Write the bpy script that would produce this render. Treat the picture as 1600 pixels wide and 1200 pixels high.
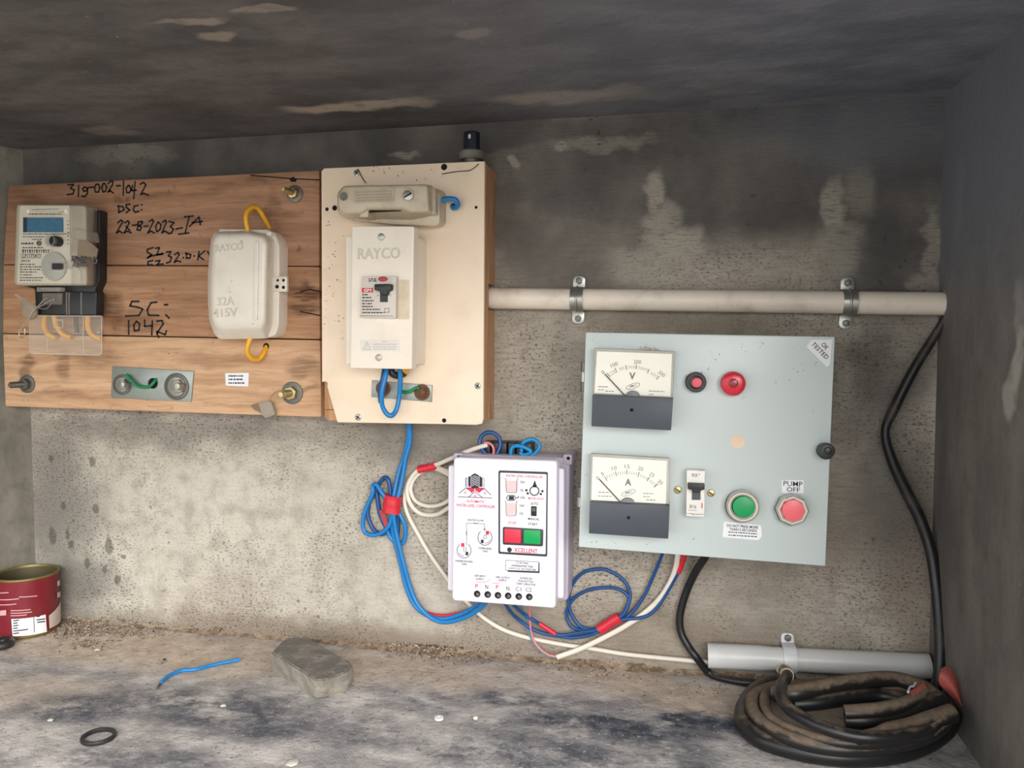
import bpy, bmesh, math, random
from mathutils import Vector, Matrix, noise as mnoise
R = math.radians
random.seed(7)
for o in list(bpy.data.objects): bpy.data.objects.remove(o)
SC = bpy.context.scene
COL = SC.collection

# ------------------------------------------------------------------ camera
FPX, YAW, PITCH, DCAM = 1250.0, 11.9, -3.0, 0.81
cd = bpy.data.cameras.new('camera'); cam = bpy.data.objects.new('camera', cd); COL.objects.link(cam)
cd.sensor_width = 36.0; cd.lens = 36.0 * FPX / 1600.0; cd.clip_start = 0.01
cam.location = (0, -DCAM, 0); cam.rotation_euler = (R(90 + PITCH), 0, R(YAW)); SC.camera = cam

# ------------------------------------------------------------------ light
w = bpy.data.worlds.new('overcast_sky'); SC.world = w; w.use_nodes = True
bg = w.node_tree.nodes['Background']; bg.inputs[0].default_value = (0.95, 0.975, 1.0, 1); bg.inputs[1].default_value = 1.0
sd = bpy.data.lights.new('veiled_sun', 'SUN'); sd.energy = 2.2; sd.angle = R(55); sd.color = (1.0, 0.97, 0.93)
sun = bpy.data.objects.new('veiled_sun', sd); COL.objects.link(sun)
sun.rotation_euler = Vector((-0.42, 0.80, -0.50)).to_track_quat('-Z', 'Y').to_euler()
vs = SC.view_settings
vs.view_transform = 'Standard'; vs.look = 'None'; vs.gamma = 1.0; vs.use_curve_mapping = False; vs.exposure = 1.3

# ------------------------------------------------------------------ pixel -> place
CM = Matrix.Rotation(R(YAW), 3, 'Z') @ Matrix.Rotation(R(90 + PITCH), 3, 'X')
CP = Vector((0, -DCAM, 0))
def ray(x, y): return (CM @ Vector(((x - 800) / FPX, -(y - 600) / FPX, -1))).normalized()
def P(x, y, w=0.0):                      # point on the plane w metres in front of the back wall
    d = ray(x, y); return CP + d * ((-w - CP.y) / d.y)
ZF = (P(105, 967).z + P(1100, 1056).z) / 2   # floor height
XR = P(1466, 500).x; XL = P(53, 800).x; ZC = (P(100, 227).z + P(1465, 155).z) / 2
def FL(x, y, h=0.0):                     # point h metres above the floor
    d = ray(x, y); p = CP + d * ((ZF + h - CP.z) / d.z); return p
class Fr:                                # a frame lying parallel to the wall: u right, v up, w out of the wall
    def __init__(s, X=0, Z=0, a=0): s.X, s.Z, s.c, s.s = X, Z, math.cos(a), math.sin(a)
    def pt(s, u, v, w): return Vector((s.X + u * s.c - v * s.s, -w, s.Z + u * s.s + v * s.c))
    def uv(s, x, y, w):
        p = P(x, y, w); a, b = p.x - s.X, p.z - s.Z
        return (a * s.c + b * s.s, -a * s.s + b * s.c)
    def rad(s, x, y, r, w):
        a, b = s.uv(x - r, y, w), s.uv(x + r, y, w); c, d = s.uv(x, y - r, w), s.uv(x, y + r, w)
        return (math.dist(a, b) + math.dist(c, d)) / 4
def frame_of(c, w):                      # c: TL TR BR BL pixels
    p = [P(x, y, w) for x, y in c]; m = sum(p, Vector()) / 4
    t = (p[1] - p[0]) + (p[2] - p[3]); s = (p[0] - p[3]) + (p[1] - p[2])
    a = (math.atan2(t.z, t.x) + math.atan2(-s.x, s.z)) / 2
    return Fr(m.x, m.z, a)
WF = Fr()

# ------------------------------------------------------------------ mesh helpers
class G:
    def __init__(s): s.v, s.f = [], []
    def add(s, v, f):
        n = len(s.v); s.v += [Vector(p) for p in v]; s.f += [[i + n for i in q] for q in f]; return s
def take(bm, g, fn):
    bm.normal_update(); bm.verts.index_update()
    g.add([fn(v.co) for v in bm.verts], [[v.index for v in f.verts] for f in bm.faces]); bm.free()
def loft(g, fr, a, wa, b, wb, bev=0, seg=2, side=False):
    """solid between outline a at height wa and outline b at height wb (same count); bev rounds the front rim"""
    bm = bmesh.new(); n = len(a)
    A = [bm.verts.new((p[0], p[1], wa)) for p in a]; B = [bm.verts.new((p[0], p[1], wb)) for p in b]
    bm.faces.new(A[::-1]); ft = bm.faces.new(B)
    for i in range(n): bm.faces.new((A[i], A[(i + 1) % n], B[(i + 1) % n], B[i]))
    bmesh.ops.recalc_face_normals(bm, faces=bm.faces)
    if bev:
        e = list(ft.edges)
        if side: e = [x for x in bm.edges if not (x.verts[0].co.z == wa and x.verts[1].co.z == wa)]
        bmesh.ops.bevel(bm, geom=e, offset=bev, segments=seg, affect='EDGES', profile=0.5, clamp_overlap=True)
    take(bm, g, lambda c: fr.pt(c.x, c.y, c.z)); return g
def prism(g, fr, a, wa, wb, bev=0, seg=2, side=False): return loft(g, fr, a, wa, a, wb, bev, seg, side)
def quad(fr, px, w): return [fr.uv(x, y, w) for x, y in px]
def rect(fr, x0, y0, x1, y1, w): return quad(fr, [(x0, y0), (x1, y0), (x1, y1), (x0, y1)], w)
def axrect(fr, x0, y0, x1, y1, w):        # square to the frame
    q = rect(fr, x0, y0, x1, y1, w)
    u0 = (q[0][0] + q[3][0]) / 2; u1 = (q[1][0] + q[2][0]) / 2; v1 = (q[0][1] + q[1][1]) / 2; v0 = (q[2][1] + q[3][1]) / 2
    return [(u0, v1), (u1, v1), (u1, v0), (u0, v0)]
def rnd(pts, r, n=4):                     # round the corners of an outline
    out = []; N = len(pts)
    rs = r if isinstance(r, (list, tuple)) else [r] * N
    for i in range(N):
        p0, p, p1 = Vector(pts[i - 1]), Vector(pts[i]), Vector(pts[(i + 1) % N])
        a, b = (p0 - p), (p1 - p); k = min(rs[i], a.length * .45, b.length * .45)
        if k <= 0: out.append(tuple(p)); continue
        s, e = p + a.normalized() * k, p + b.normalized() * k
        for j in range(n + 1):
            t = j / n; q = s * (1 - t) ** 2 + p * 2 * t * (1 - t) + e * t * t; out.append((q.x, q.y))
    return out
def circ(c, r, n=24, a0=0, ry=None):
    ry = r if ry is None else ry
    return [(c[0] + r * math.cos(a0 + 2 * math.pi * i / n), c[1] + ry * math.sin(a0 + 2 * math.pi * i / n)) for i in range(n)]
def disc(g, fr, x, y, rpx, wa, wb, bev=0, n=24, a0=0, wref=None, scale=1.0):
    k = wb if wref is None else wref
    c = fr.uv(x, y, k); r = fr.rad(x, y, rpx, k)
    return loft(g, fr, circ(c, r, n, a0), wa, circ(c, r * scale, n, a0), wb, bev)
def ring(g, fr, c, ro, ri, wa, wb, n=32, bev=0):
    prof = [(ri, wa), (ro, wa), (ro, wb - bev), (ro - bev, wb), (ri + bev, wb), (ri, wb - bev)]
    v, f = [], []; m = len(prof)
    for i in range(n):
        t = 2 * math.pi * i / n
        for r_, w_ in prof: v.append(fr.pt(c[0] + r_ * math.cos(t), c[1] + r_ * math.sin(t), w_))
    for i in range(n):
        for j in range(m):
            f.append([i * m + j, ((i + 1) % n) * m + j, ((i + 1) % n) * m + (j + 1) % m, i * m + (j + 1) % m][::-1])
    return g.add(v, f)
def smooth(pts, k=6, closed=False):
    pts = [Vector(p) for p in pts]; out = []; n = len(pts)
    for i in range(n if closed else n - 1):
        g4 = [pts[(i + j) % n] if closed else pts[min(max(i + j, 0), n - 1)] for j in (-1, 0, 1, 2)]
        for s in range(k):
            t = s / k
            out.append(.5 * ((2 * g4[1]) + (g4[2] - g4[0]) * t + (2 * g4[0] - 5 * g4[1] + 4 * g4[2] - g4[3]) * t * t + (3 * g4[1] - g4[0] - 3 * g4[2] + g4[3]) * t ** 3))
    if not closed: out.append(pts[-1])
    return out
def tube(g, pts, r, n=10, k=6, closed=False, flat=1.0, fn=None):
    """swept tube through world points; r may be a list per input point; flat squeezes it along the wall normal"""
    path = smooth(pts, k, closed) if k > 1 else [Vector(p) for p in pts]; m = len(path)
    rr = (lambda i: r) if not isinstance(r, (list, tuple)) else (lambda i: (lambda x: r[min(int(x), len(r) - 1)] * (1 - x % 1) + r[min(int(x) + 1, len(r) - 1)] * (x % 1))(i / k))
    T = [((path[(i + 1) % m] - path[i - 1]) if closed else (path[min(i + 1, m - 1)] - path[max(i - 1, 0)])).normalized() for i in range(m)]
    nrm = T[0].orthogonal().normalized(); v, f = [], []
    for i in range(m):
        nrm = (nrm - T[i] * nrm.dot(T[i])).normalized(); b = T[i].cross(nrm); q = rr(i)
        if fn: q *= fn(i)
        for j in range(n):
            t = 2 * math.pi * j / n; o = nrm * math.cos(t) * q + b * math.sin(t) * q
            if flat != 1.0: o.y *= flat
            v.append(path[i] + o)
    for i in range(m if closed else m - 1):
        for j in range(n):
            a, b2 = i * n, ((i + 1) % m) * n
            f.append([a + j, a + (j + 1) % n, b2 + (j + 1) % n, b2 + j])
    if not closed: f.append(list(range(n))[::-1]); f.append([(m - 1) * n + j for j in range(n)])
    return g.add(v, f)
def lathe(g, c, prof, n=40, jit=None):    # vertical axis through c; prof (radius, height); open
    v, f = [], []; m = len(prof)
    for i in range(n):
        t = 2 * math.pi * i / n
        for j, (r_, h) in enumerate(prof): v.append(Vector((c[0] + r_ * math.cos(t), c[1] + r_ * math.sin(t), c[2] + h)))
    for i in range(n):
        for j in range(m - 1): f.append([i * m + j, ((i + 1) % n) * m + j, ((i + 1) % n) * m + j + 1, i * m + j + 1])
    return g.add(v, f)
def strokes(g, fr, lines, wd, w, tf=None):
    """flat pen lines; each line a list of pixels"""
    for L in lines:
        L = [tf(*p) if tf else p for p in L]
        q = [Vector(fr.uv(x, y, w)) for x, y in L]
        if len(q) == 1: q = [q[0], q[0] + Vector((wd * .3, 0))]
        for i, a in enumerate(q):
            g.add([fr.pt(a.x + wd / 2 * math.cos(k * math.pi / 4), a.y + wd / 2 * math.sin(k * math.pi / 4), w) for k in range(8)], [list(range(8))[::-1]])
            if i + 1 < len(q):
                b = q[i + 1]; d = (b - a)
                if d.length < 1e-7: continue
                d.normalize(); n = Vector((-d.y, d.x)) * wd / 2
                g.add([fr.pt(*(a - n), w), fr.pt(*(b - n), w), fr.pt(*(b + n), w), fr.pt(*(a + n), w)], [[0, 1, 2, 3]])
    return g
def flat(g, fr, pts, w):
    return g.add([fr.pt(p[0], p[1], w) for p in pts], [list(range(len(pts)))])
TXT = {}
def glyphs(s, bold):
    if (s, bold) not in TXT:
        c = bpy.data.curves.new('t', 'FONT'); c.body = s; c.size = 1; c.resolution_u = 2; c.offset = bold
        o = bpy.data.objects.new('t', c); COL.objects.link(o)
        m = bpy.data.meshes.new_from_object(o.evaluated_get(bpy.context.evaluated_depsgraph_get()))
        v = [(p.co.x, p.co.y) for p in m.vertices]; f = [list(p.vertices) for p in m.polygons]
        bpy.data.objects.remove(o); bpy.data.curves.remove(c); bpy.data.meshes.remove(m)
        x0, x1 = min(p[0] for p in v), max(p[0] for p in v); y0, y1 = min(p[1] for p in v), max(p[1] for p in v)
        TXT[(s, bold)] = ([((x - (x0 + x1) / 2) / (x1 - x0), (y - (y0 + y1) / 2) / (y1 - y0)) for x, y in v], f)
    return TXT[(s, bold)]
def text(g, fr, s, x, y, wpx, hpx, w, rot=0, bold=0.012, th=0, shear=0):
    v, f = glyphs(s, bold)
    c = fr.uv(x, y, w); W = fr.rad(x, y, wpx / 2, w) * 2; H = fr.rad(x, y, hpx / 2, w) * 2
    ca, sa = math.cos(R(rot)), math.sin(R(rot))
    pts = [((a * W + shear * b * H), b * H) for a, b in v]
    pts = [(c[0] + a * ca - b * sa, c[1] + a * sa + b * ca) for a, b in pts]
    g.add([fr.pt(a, b, w + th) for a, b in pts], f)
    if th:                                  # raised letters: side walls
        from collections import Counter
        cnt = Counter(); 
        for q in f:
            for i in range(len(q)): cnt[tuple(sorted((q[i], q[(i + 1) % len(q)])))] += 1
        for (i, j), k in cnt.items():
            if k == 1:
                a, b = pts[i], pts[j]
                g.add([fr.pt(*a, w - .0003), fr.pt(*b, w - .0003), fr.pt(*b, w + th), fr.pt(*a, w + th)], [[0, 1, 2, 3]])
    return g
def greek(g, fr, x0, x1, y, hpx, w, slope=0.0):  # print too small to read: a row of short dashes
    x = x0
    while x < x1 - 1:
        l = min(random.uniform(1.5, 5), x1 - x)
        y_ = y + slope * (x - x0)
        flat(g, fr, quad(fr, [(x, y_ + hpx / 2), (x + l, y_ + hpx / 2 + slope * l), (x + l, y_ - hpx / 2 + slope * l), (x, y_ - hpx / 2)], w), w)
        x += l + random.uniform(.6, 1.4)
    return g

# ------------------------------------------------------------------ objects
ORG = {}
def thing(name, label, cat, loc, group=None):
    o = bpy.data.objects.new(name, None); COL.objects.link(o); o.empty_display_size = .02
    o.location = loc; ORG[o.name] = Vector(loc); o['label'] = label; o['category'] = cat
    if group: o['group'] = group
    return o
def obj(name, g, mat, parent=None, ang=35, label=None, cat=None, group=None, kind=None):
    me = bpy.data.meshes.new(name)
    if parent is not None: og = ORG[parent.name]
    elif kind == 'structure': og = Vector((0, 0, 0))
    else:
        xs = [p.x for p in g.v]; ys = [p.y for p in g.v]; zs = [p.z for p in g.v]
        og = Vector(((min(xs) + max(xs)) / 2, (min(ys) + max(ys)) / 2, min(zs)))
    me.from_pydata([tuple(p - og) for p in g.v], [], g.f); me.update()
    if ang:
        for p in me.polygons: p.use_smooth = True
        me.set_sharp_from_angle(angle=R(ang))
    me.materials.append(mat)
    o = bpy.data.objects.new(name, me); COL.objects.link(o)
    if parent is not None: o.parent = parent
    else: o.location = og
    ORG[o.name] = og
    if label: o['label'] = label
    if cat: o['category'] = cat
    if group: o['group'] = group
    if kind: o['kind'] = kind
    return o

# ------------------------------------------------------------------ materials
def lin(c):
    c = [x / 255 for x in c]; return tuple((x / 12.92 if x <= .04045 else ((x + .055) / 1.055) ** 2.4) for x in c) + (1,)
class NT:
    def __init__(s, name):
        s.m = bpy.data.materials.new(name); s.m.use_nodes = True; s.t = s.m.node_tree; s.b = s.t.nodes['Principled BSDF']
        s.co = s.n('ShaderNodeTexCoord').outputs['Object']
    def n(s, k): return s.t.nodes.new(k)
    def set(s, sock, v):
        if hasattr(v, 'is_output'): s.t.links.new(v, sock)
        elif v is not None: sock.default_value = v
    def noise(s, sc, det=3, ro=.55, vec=None, dist=0):
        k = s.n('ShaderNodeTexNoise'); s.set(k.inputs['Vector'], vec or s.co); k.inputs['Scale'].default_value = sc
        k.inputs['Detail'].default_value = det; k.inputs['Roughness'].default_value = ro; k.inputs['Distortion'].default_value = dist
        return k.outputs['Fac']
    def noisec(s, sc, det=3, vec=None):
        k = s.n('ShaderNodeTexNoise'); s.set(k.inputs['Vector'], vec or s.co); k.inputs['Scale'].default_value = sc; k.inputs['Detail'].default_value = det
        return k.outputs['Color']
    def vor(s, sc, vec=None):
        k = s.n('ShaderNodeTexVoronoi'); s.set(k.inputs['Vector'], vec or s.co); k.inputs['Scale'].default_value = sc; return k.outputs['Distance']
    def m2(s, op, a, b=None, clamp=False):
        k = s.n('ShaderNodeMath'); k.operation = op; k.use_clamp = clamp; s.set(k.inputs[0], a); s.set(k.inputs[1], b); return k.outputs[0]
    def vm(s, op, a, b=None):
        k = s.n('ShaderNodeVectorMath'); k.operation = op; s.set(k.inputs[0], a); s.set(k.inputs[1], b)
        return k.outputs['Value'] if op in ('LENGTH', 'DISTANCE') else k.outputs[0]
    def rng(s, v, a, b, c=0.0, d=1.0):
        k = s.n('ShaderNodeMapRange'); k.interpolation_type = 'SMOOTHSTEP'; s.set(k.inputs[0], v)
        for i, x in enumerate((a, b, c, d)): k.inputs[i + 1].default_value = x
        return k.outputs[0]
    def mix(s, f, a, b, mode='MIX'):
        k = s.n('ShaderNodeMix'); k.data_type = 'RGBA'; k.blend_type = mode; s.set(k.inputs[0], f); s.set(k.inputs[6], a); s.set(k.inputs[7], b); return k.outputs[2]
    def sep(s, v):
        k = s.n('ShaderNodeSeparateXYZ'); s.set(k.inputs[0], v); return k.outputs
    def warp(s, amt, sc, det=3):
        return s.vm('ADD', s.co, s.vm('MULTIPLY', s.vm('SUBTRACT', s.noisec(sc, det), (.5, .5, .5)), (amt,) * 3))
    def blobs(s, vec, lst, soft=.45):       # irregular patches: (centre, (rx, ry, rz), weight)
        acc = None
        for c, r, wt in lst:
            d = s.vm('LENGTH', s.vm('MULTIPLY', s.vm('SUBTRACT', vec, tuple(c)), tuple(1 / x for x in r)))
            k = s.rng(d, 1.0 - soft, 1.0 + soft, wt, 0.0)
            acc = k if acc is None else s.m2('MAXIMUM', acc, k)
        return acc
    def bump(s, h, st=.4, dist=.001):
        k = s.n('ShaderNodeBump'); k.inputs['Strength'].default_value = st; k.inputs['Distance'].default_value = dist; s.set(k.inputs['Height'], h)
        s.t.links.new(k.outputs[0], s.b.inputs['Normal'])
    def out(s, col, rough=.6, metal=0.0, spec=None):
        s.set(s.b.inputs['Base Color'], col); s.set(s.b.inputs['Roughness'], rough); s.set(s.b.inputs['Metallic'], metal)
        if spec is not None: s.b.inputs['Specular IOR Level'].default_value = spec
        return s.m
MATS = {}
def mat(name, c, rough=.5, metal=0.0, dirt=.15, dcol=(95, 80, 65), sc=60, spec=None, alpha=None, trans=0.0, bump=0):
    if name in MATS: return MATS[name]
    t = NT(name); c = lin(c)
    n = t.noise(sc, 4, .6)
    col = t.mix(t.rng(n, .45, .8, 0, dirt), c, lin(dcol)) if dirt else t.mix(t.rng(n, .3, .7, 0, .04), c, tuple(x * .8 for x in c[:3]) + (1,))
    t.out(col, t.rng(n, .2, .8, max(rough - .08, 0.02), min(rough + .12, 1)), metal, spec)
    if bump: t.bump(t.noise(sc * 6, 3), bump, .0005)
    if trans: t.b.inputs['Transmission Weight'].default_value = trans
    if alpha is not None: t.b.inputs['Alpha'].default_value = alpha
    MATS[name] = t.m; return t.m

def wall_material():
    t = NT('stained_cement_plaster'); v = t.warp(.05, 18, 4); v2 = t.warp(.03, 40, 3)
    base = t.mix(t.rng(t.noise(7, 5, .6), .35, .68), lin((156, 147, 135)), lin((190, 181, 167)))
    st = t.vm('MULTIPLY', t.co, (1, 1, 7))
    base = t.mix(t.rng(t.noise(45, 4, .65, st), .42, .7, 0, .45), base, lin((128, 119, 108)))
    base = t.mix(t.rng(t.noise(30, 5, .7), .52, .68, 0, .4), base, lin((120, 112, 102)))
    def B(x, y, rx, ry, k=1.0):
        p = P(x, y); a = (P(x + rx, y) - P(x - rx, y)).length / 2; b = (P(x, y + ry) - P(x, y - ry)).length / 2
        return ((p.x, 0, p.z), (a, 1.0, b), k)
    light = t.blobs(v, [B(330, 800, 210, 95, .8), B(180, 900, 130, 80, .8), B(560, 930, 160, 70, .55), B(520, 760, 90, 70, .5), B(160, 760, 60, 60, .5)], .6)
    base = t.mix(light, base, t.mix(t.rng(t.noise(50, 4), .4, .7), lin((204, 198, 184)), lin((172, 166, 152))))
    brown = t.blobs(v, [B(1000, 985, 260, 40, .45), B(1430, 900, 40, 160, .5), B(450, 990, 400, 22, .6), B(1090, 505, 160, 25, .5), B(1110, 850, 230, 80, .25)], .6)
    base = t.mix(brown, base, lin((122, 106, 90)))
    grey = t.blobs(v, [B(90, 800, 60, 130, .6), B(110, 905, 70, 45, .7), B(260, 670, 250, 26, .5), B(640, 690, 140, 35, .4), B(1400, 760, 60, 120, .55), B(1350, 620, 70, 80, .4)], .6)
    base = t.mix(grey, base, lin((92, 90, 86)))
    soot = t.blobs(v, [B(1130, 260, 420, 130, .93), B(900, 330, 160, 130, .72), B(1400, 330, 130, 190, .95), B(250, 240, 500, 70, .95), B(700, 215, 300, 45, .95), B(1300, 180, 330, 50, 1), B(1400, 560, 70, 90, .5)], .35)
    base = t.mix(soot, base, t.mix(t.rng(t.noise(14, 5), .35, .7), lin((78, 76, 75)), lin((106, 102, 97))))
    base = t.mix(t.blobs(v, [B(1400, 190, 230, 70, .6)], .7), base, lin((104, 107, 116)))  # bluish haze of the upper right corner, tinted onto the plaster
    peel = t.blobs(v2, [B(1025, 300, 16, 28, .6), B(1035, 345, 30, 25, .55), B(1055, 385, 45, 30, .7), B(1000, 415, 50, 30, .55), B(1030, 440, 40, 10, .5), B(1303, 325, 18, 40, .55), B(1315, 390, 35, 45, .4), B(1345, 300, 25, 40, .25), B(1455, 390, 14, 60, .4), B(940, 225, 80, 12, .3), B(635, 243, 22, 8, .5), B(804, 259, 9, 9, .6), B(878, 231, 10, 9, .5), B(1440, 440, 25, 12, .4), B(1322, 505, 22, 22, .5), B(1318, 600, 14, 45, .45), B(200, 240, 70, 14, .2)], .4)
    peel = t.m2('MULTIPLY', peel, t.rng(t.noise(70, 4, .65, st), .30, .52, .25, 1.3), True)
    base = t.mix(peel, base, lin((170, 163, 150)))
    # pits and soot drops
    pits = t.m2('MULTIPLY', t.rng(t.vor(95, t.warp(.01, 60)), .02, .26, 1, 0), t.rng(t.noise(9, 3), .5, .62))
    drops = t.blobs(t.warp(.008, 90), [B(170, 853, 6, 13), B(184, 905, 6, 7), B(193, 870, 4, 4), B(136, 880, 4, 9), B(150, 795, 5, 8), B(82, 838, 6, 15), B(105, 835, 3, 8), B(163, 890, 4, 5), B(112, 850, 5, 6), B(145, 722, 5, 8), B(80, 716, 4, 5), B(99, 790, 4, 6)], .3)
    base = t.mix(t.m2('MAXIMUM', t.m2('MULTIPLY', pits, .65), t.m2('MULTIPLY', drops, .6)), base, lin((72, 66, 60)))
    fine = t.rng(t.noise(300, 3, .65, t.vm('MULTIPLY', t.co, (1, 1, 1.7))), .53, .63)
    base = t.mix(t.m2('MULTIPLY', fine, t.m2('MULTIPLY', t.rng(t.noise(8, 3), .38, .6, .2, .85), t.rng(soot, 0, 1, 1, .3))), base, lin((80, 73, 66)))
    h = t.m2('ADD', t.m2('MULTIPLY', t.noise(45, 5, .65, st), 1.0), t.m2('MULTIPLY', t.noise(160, 4, .6), .7))
    h = t.m2('SUBTRACT', h, t.m2('MULTIPLY', pits, .8))
    t.bump(h, .55, .0022); return t.out(base, .92, spec=.15)
def floor_material():
    t = NT('dusty_sooty_cement_floor'); v = t.warp(.07, 14, 5); st = t.vm('MULTIPLY', t.co, (1, 1.5, 1))
    base = t.mix(t.rng(t.noise(18, 6, .65, st), .36, .66), lin((150, 147, 147)), lin((208, 202, 197)))
    def B(x, y, rx, ry, k=1.0):
        p = FL(x, y); a = (FL(x + rx, y) - FL(x - rx, y)).length / 2; b = abs(FL(x, y + ry).y - FL(x, y - ry).y) / 2
        return ((p.x, p.y, ZF), (a, b, 1.0), k)
    dust = t.blobs(v, [B(200, 1010, 260, 28, .9), B(600, 1045, 250, 22, .75), B(950, 1065, 200, 22, .85), B(1120, 1095, 120, 30, .8), B(330, 1035, 120, 25, .7), B(1340, 1120, 160, 30, .8), B(60, 1080, 120, 25, .5)], .6)
    base = t.mix(dust, base, t.mix(t.rng(t.noise(60, 5), .35, .7), lin((188, 170, 152)), lin((216, 199, 181))))
    dark = t.blobs(v, [B(330, 1110, 210, 30, .75), B(120, 1105, 90, 22, .7), B(800, 1090, 110, 14, .75), B(960, 1140, 170, 26, .85), B(1090, 1125, 70, 22, .95), B(560, 1150, 130, 24, .5), B(420, 1130, 80, 20, .7), B(820, 1180, 190, 26, .7), B(230, 1190, 160, 22, .6), B(1060, 1185, 70, 22, .6), B(640, 1105, 60, 10, .5)], .55)
    dark = t.m2('MULTIPLY', dark, t.rng(t.noise(22, 6, .7, st), .36, .54, .1, 1.15), True)
    base = t.mix(dark, base, t.mix(t.rng(t.noise(90, 4), .4, .7), lin((72, 75, 84)), lin((120, 122, 130))))
    pale = t.blobs(v, [B(850, 1060, 90, 26, .6), B(620, 1120, 40, 14, .6), B(90, 1150, 120, 20, .5), B(330, 1160, 60, 10, .5), B(450, 1195, 140, 14, .45), B(700, 1160, 110, 16, .45)], .6)
    base = t.mix(t.m2('MULTIPLY', pale, t.rng(t.noise(40, 5, .7), .4, .6)), base, lin((212, 207, 200)))
    sp = t.m2('MULTIPLY', t.rng(t.noise(240, 3, .6), .6, .7), .6)
    base = t.mix(sp, base, lin((196, 190, 182)))
    sp2 = t.m2('MULTIPLY', t.rng(t.noise(170, 3, .65, t.vm('ADD', t.co, (3, 1, 2))), .58, .7), .5)
    base = t.mix(sp2, base, lin((66, 62, 60)))
    h = t.m2('ADD', t.noise(60, 6, .7), t.m2('MULTIPLY', t.noise(260, 3), .4)); t.bump(h, .6, .003)
    return t.out(base, .95, spec=.1)
def soot_material(name, cols, lights, kind):
    t = NT(name); v = t.warp(.06, 16, 4); st = t.vm('MULTIPLY', t.co, (1, 2.2, 1))
    base = t.mix(t.rng(t.noise(8, 6, .62, st), .33, .68), lin(cols[0]), lin(cols[1]))
    base = t.mix(t.rng(t.noise(55, 4, .6), .5, .72, 0, .35), base, lin(cols[2]))
    if lights:
        p = t.m2('MULTIPLY', t.blobs(v, lights, .3), t.rng(t.noise(48, 4), .3, .5, .5, 1)); base = t.mix(p, base, lin(cols[3]))
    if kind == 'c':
        base = t.mix(t.blobs(v, [ct(1400, 70, 560, 170, .9)], .75), base, t.mix(t.rng(t.noise(12, 5, .6, st), .35, .68), lin((112, 115, 126)), lin((140, 142, 152))))  # bluish veil glare at the right, mixed into the ceiling colour
    if kind == 'r':
        base = t.mix(t.blobs(v, [rt(1540, 90, .3, .17, .85)], .6), base, lin((116, 120, 131)))  # the same bluish haze, tinted onto the top of the side wall
    fl = t.m2('MULTIPLY', t.rng(t.noise(150, 2, .5, st), .70, .74), t.rng(t.noise(9, 2), .5, .6)); base = t.mix(fl, base, lin((150, 142, 132)))
    t.bump(t.m2('ADD', t.noise(30, 5, .6), t.m2('MULTIPLY', t.noise(180, 3), .3)), .4, .003)
    return t.out(base, .85, spec=.2)
def wood_material(name, c0, c1, c2, knots=None, vert=False):
    t = NT(name); s = (1.0, 9, 14) if not vert else (12, 12, 1.1)
    st = t.vm('MULTIPLY', t.warp(.010, 14, 2), s)
    k = t.mix(t.rng(t.noise(9, 5, .6, st), .3, .7), lin(c0), lin(c1))
    k = t.mix(t.rng(t.noise(24, 4, .6, st, .8), .5, .68, 0, .35), k, lin(c2))
    k = t.mix(t.rng(t.noise(6, 3), .55, .75, 0, .35), k, lin(c2))
    k = t.mix(t.rng(t.noise(40, 4, .7), .62, .75, 0, .5), k, lin((74, 48, 34)))
    if knots:
        b = t.blobs(t.warp(.03, 25, 4), knots, .5); b = t.m2('MULTIPLY', b, t.rng(t.noise(30, 4, .6, st), .3, .6, .35, 1)); k = t.mix(b, k, lin((70, 38, 24)))
    t.bump(t.noise(30, 4, .6, st), .3, .0008); return t.out(k, .7, spec=.25)

# ================================================================== the niche
def CL(x, y):
    d = ray(x, y); return CP + d * ((ZC - CP.z) / d.z)
def RWp(x, y):
    d = ray(x, y); return CP + d * ((XR - CP.x) / d.x)
DEEP = 0.55
def slab(x0, x1, y0, y1, z0, z1, sh=0):
    v = [(x0, y0, z0), (x1, y0, z0), (x1, y1, z0), (x0, y1, z0), (x0, y0, z1), (x1, y0, z1), (x1, y1, z1), (x0, y1, z1)]
    v = [(x + (sh * y if sh else 0), y, z) for x, y, z in v]
    return G().add(v, [[3, 2, 1, 0], [4, 5, 6, 7], [0, 1, 5, 4], [1, 2, 6, 5], [2, 3, 7, 6], [3, 0, 4, 7]])
def grid_wall(fn, nu, nv):                # a gently uneven plastered face
    g = G(); v = [fn(i / nu, j / nv) for j in range(nv + 1) for i in range(nu + 1)]
    return g.add(v, [[j * (nu + 1) + i, j * (nu + 1) + i + 1, (j + 1) * (nu + 1) + i + 1, (j + 1) * (nu + 1) + i] for j in range(nv) for i in range(nu)])
def ct(x, y, rx, ry, k):
    p = CL(x, y); a = (CL(x + rx, y) - CL(x - rx, y)).length / 2; b = abs(CL(x, y + ry).y - CL(x, y - ry).y) / 2
    return ((p.x, p.y, ZC), (a, b, 1.0), k)
def rt(x, y, ry, rz, k):
    p = RWp(x, y); return ((XR, p.y, p.z), (1.0, ry, rz), k)
M_WALL = wall_material(); M_FLOOR = floor_material()
M_CEIL = soot_material('sooty_ceiling_with_haze', [(86, 83, 84), (114, 110, 110), (72, 71, 76), (184, 170, 156)],
    [ct(900, 150, 130, 12, .8), ct(1060, 145, 130, 10, .5), ct(1140, 128, 60, 8, .6), ct(560, 166, 110, 8, .85), ct(300, 35, 60, 8, .5), ct(180, 205, 50, 10, .3), ct(340, 60, 40, 8, .5), ct(1410, 55, 40, 8, .6), ct(400, 15, 50, 6, .4), ct(1460, 40, 18, 14, .4), ct(740, 55, 24, 12, .4)], 'c')
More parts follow.
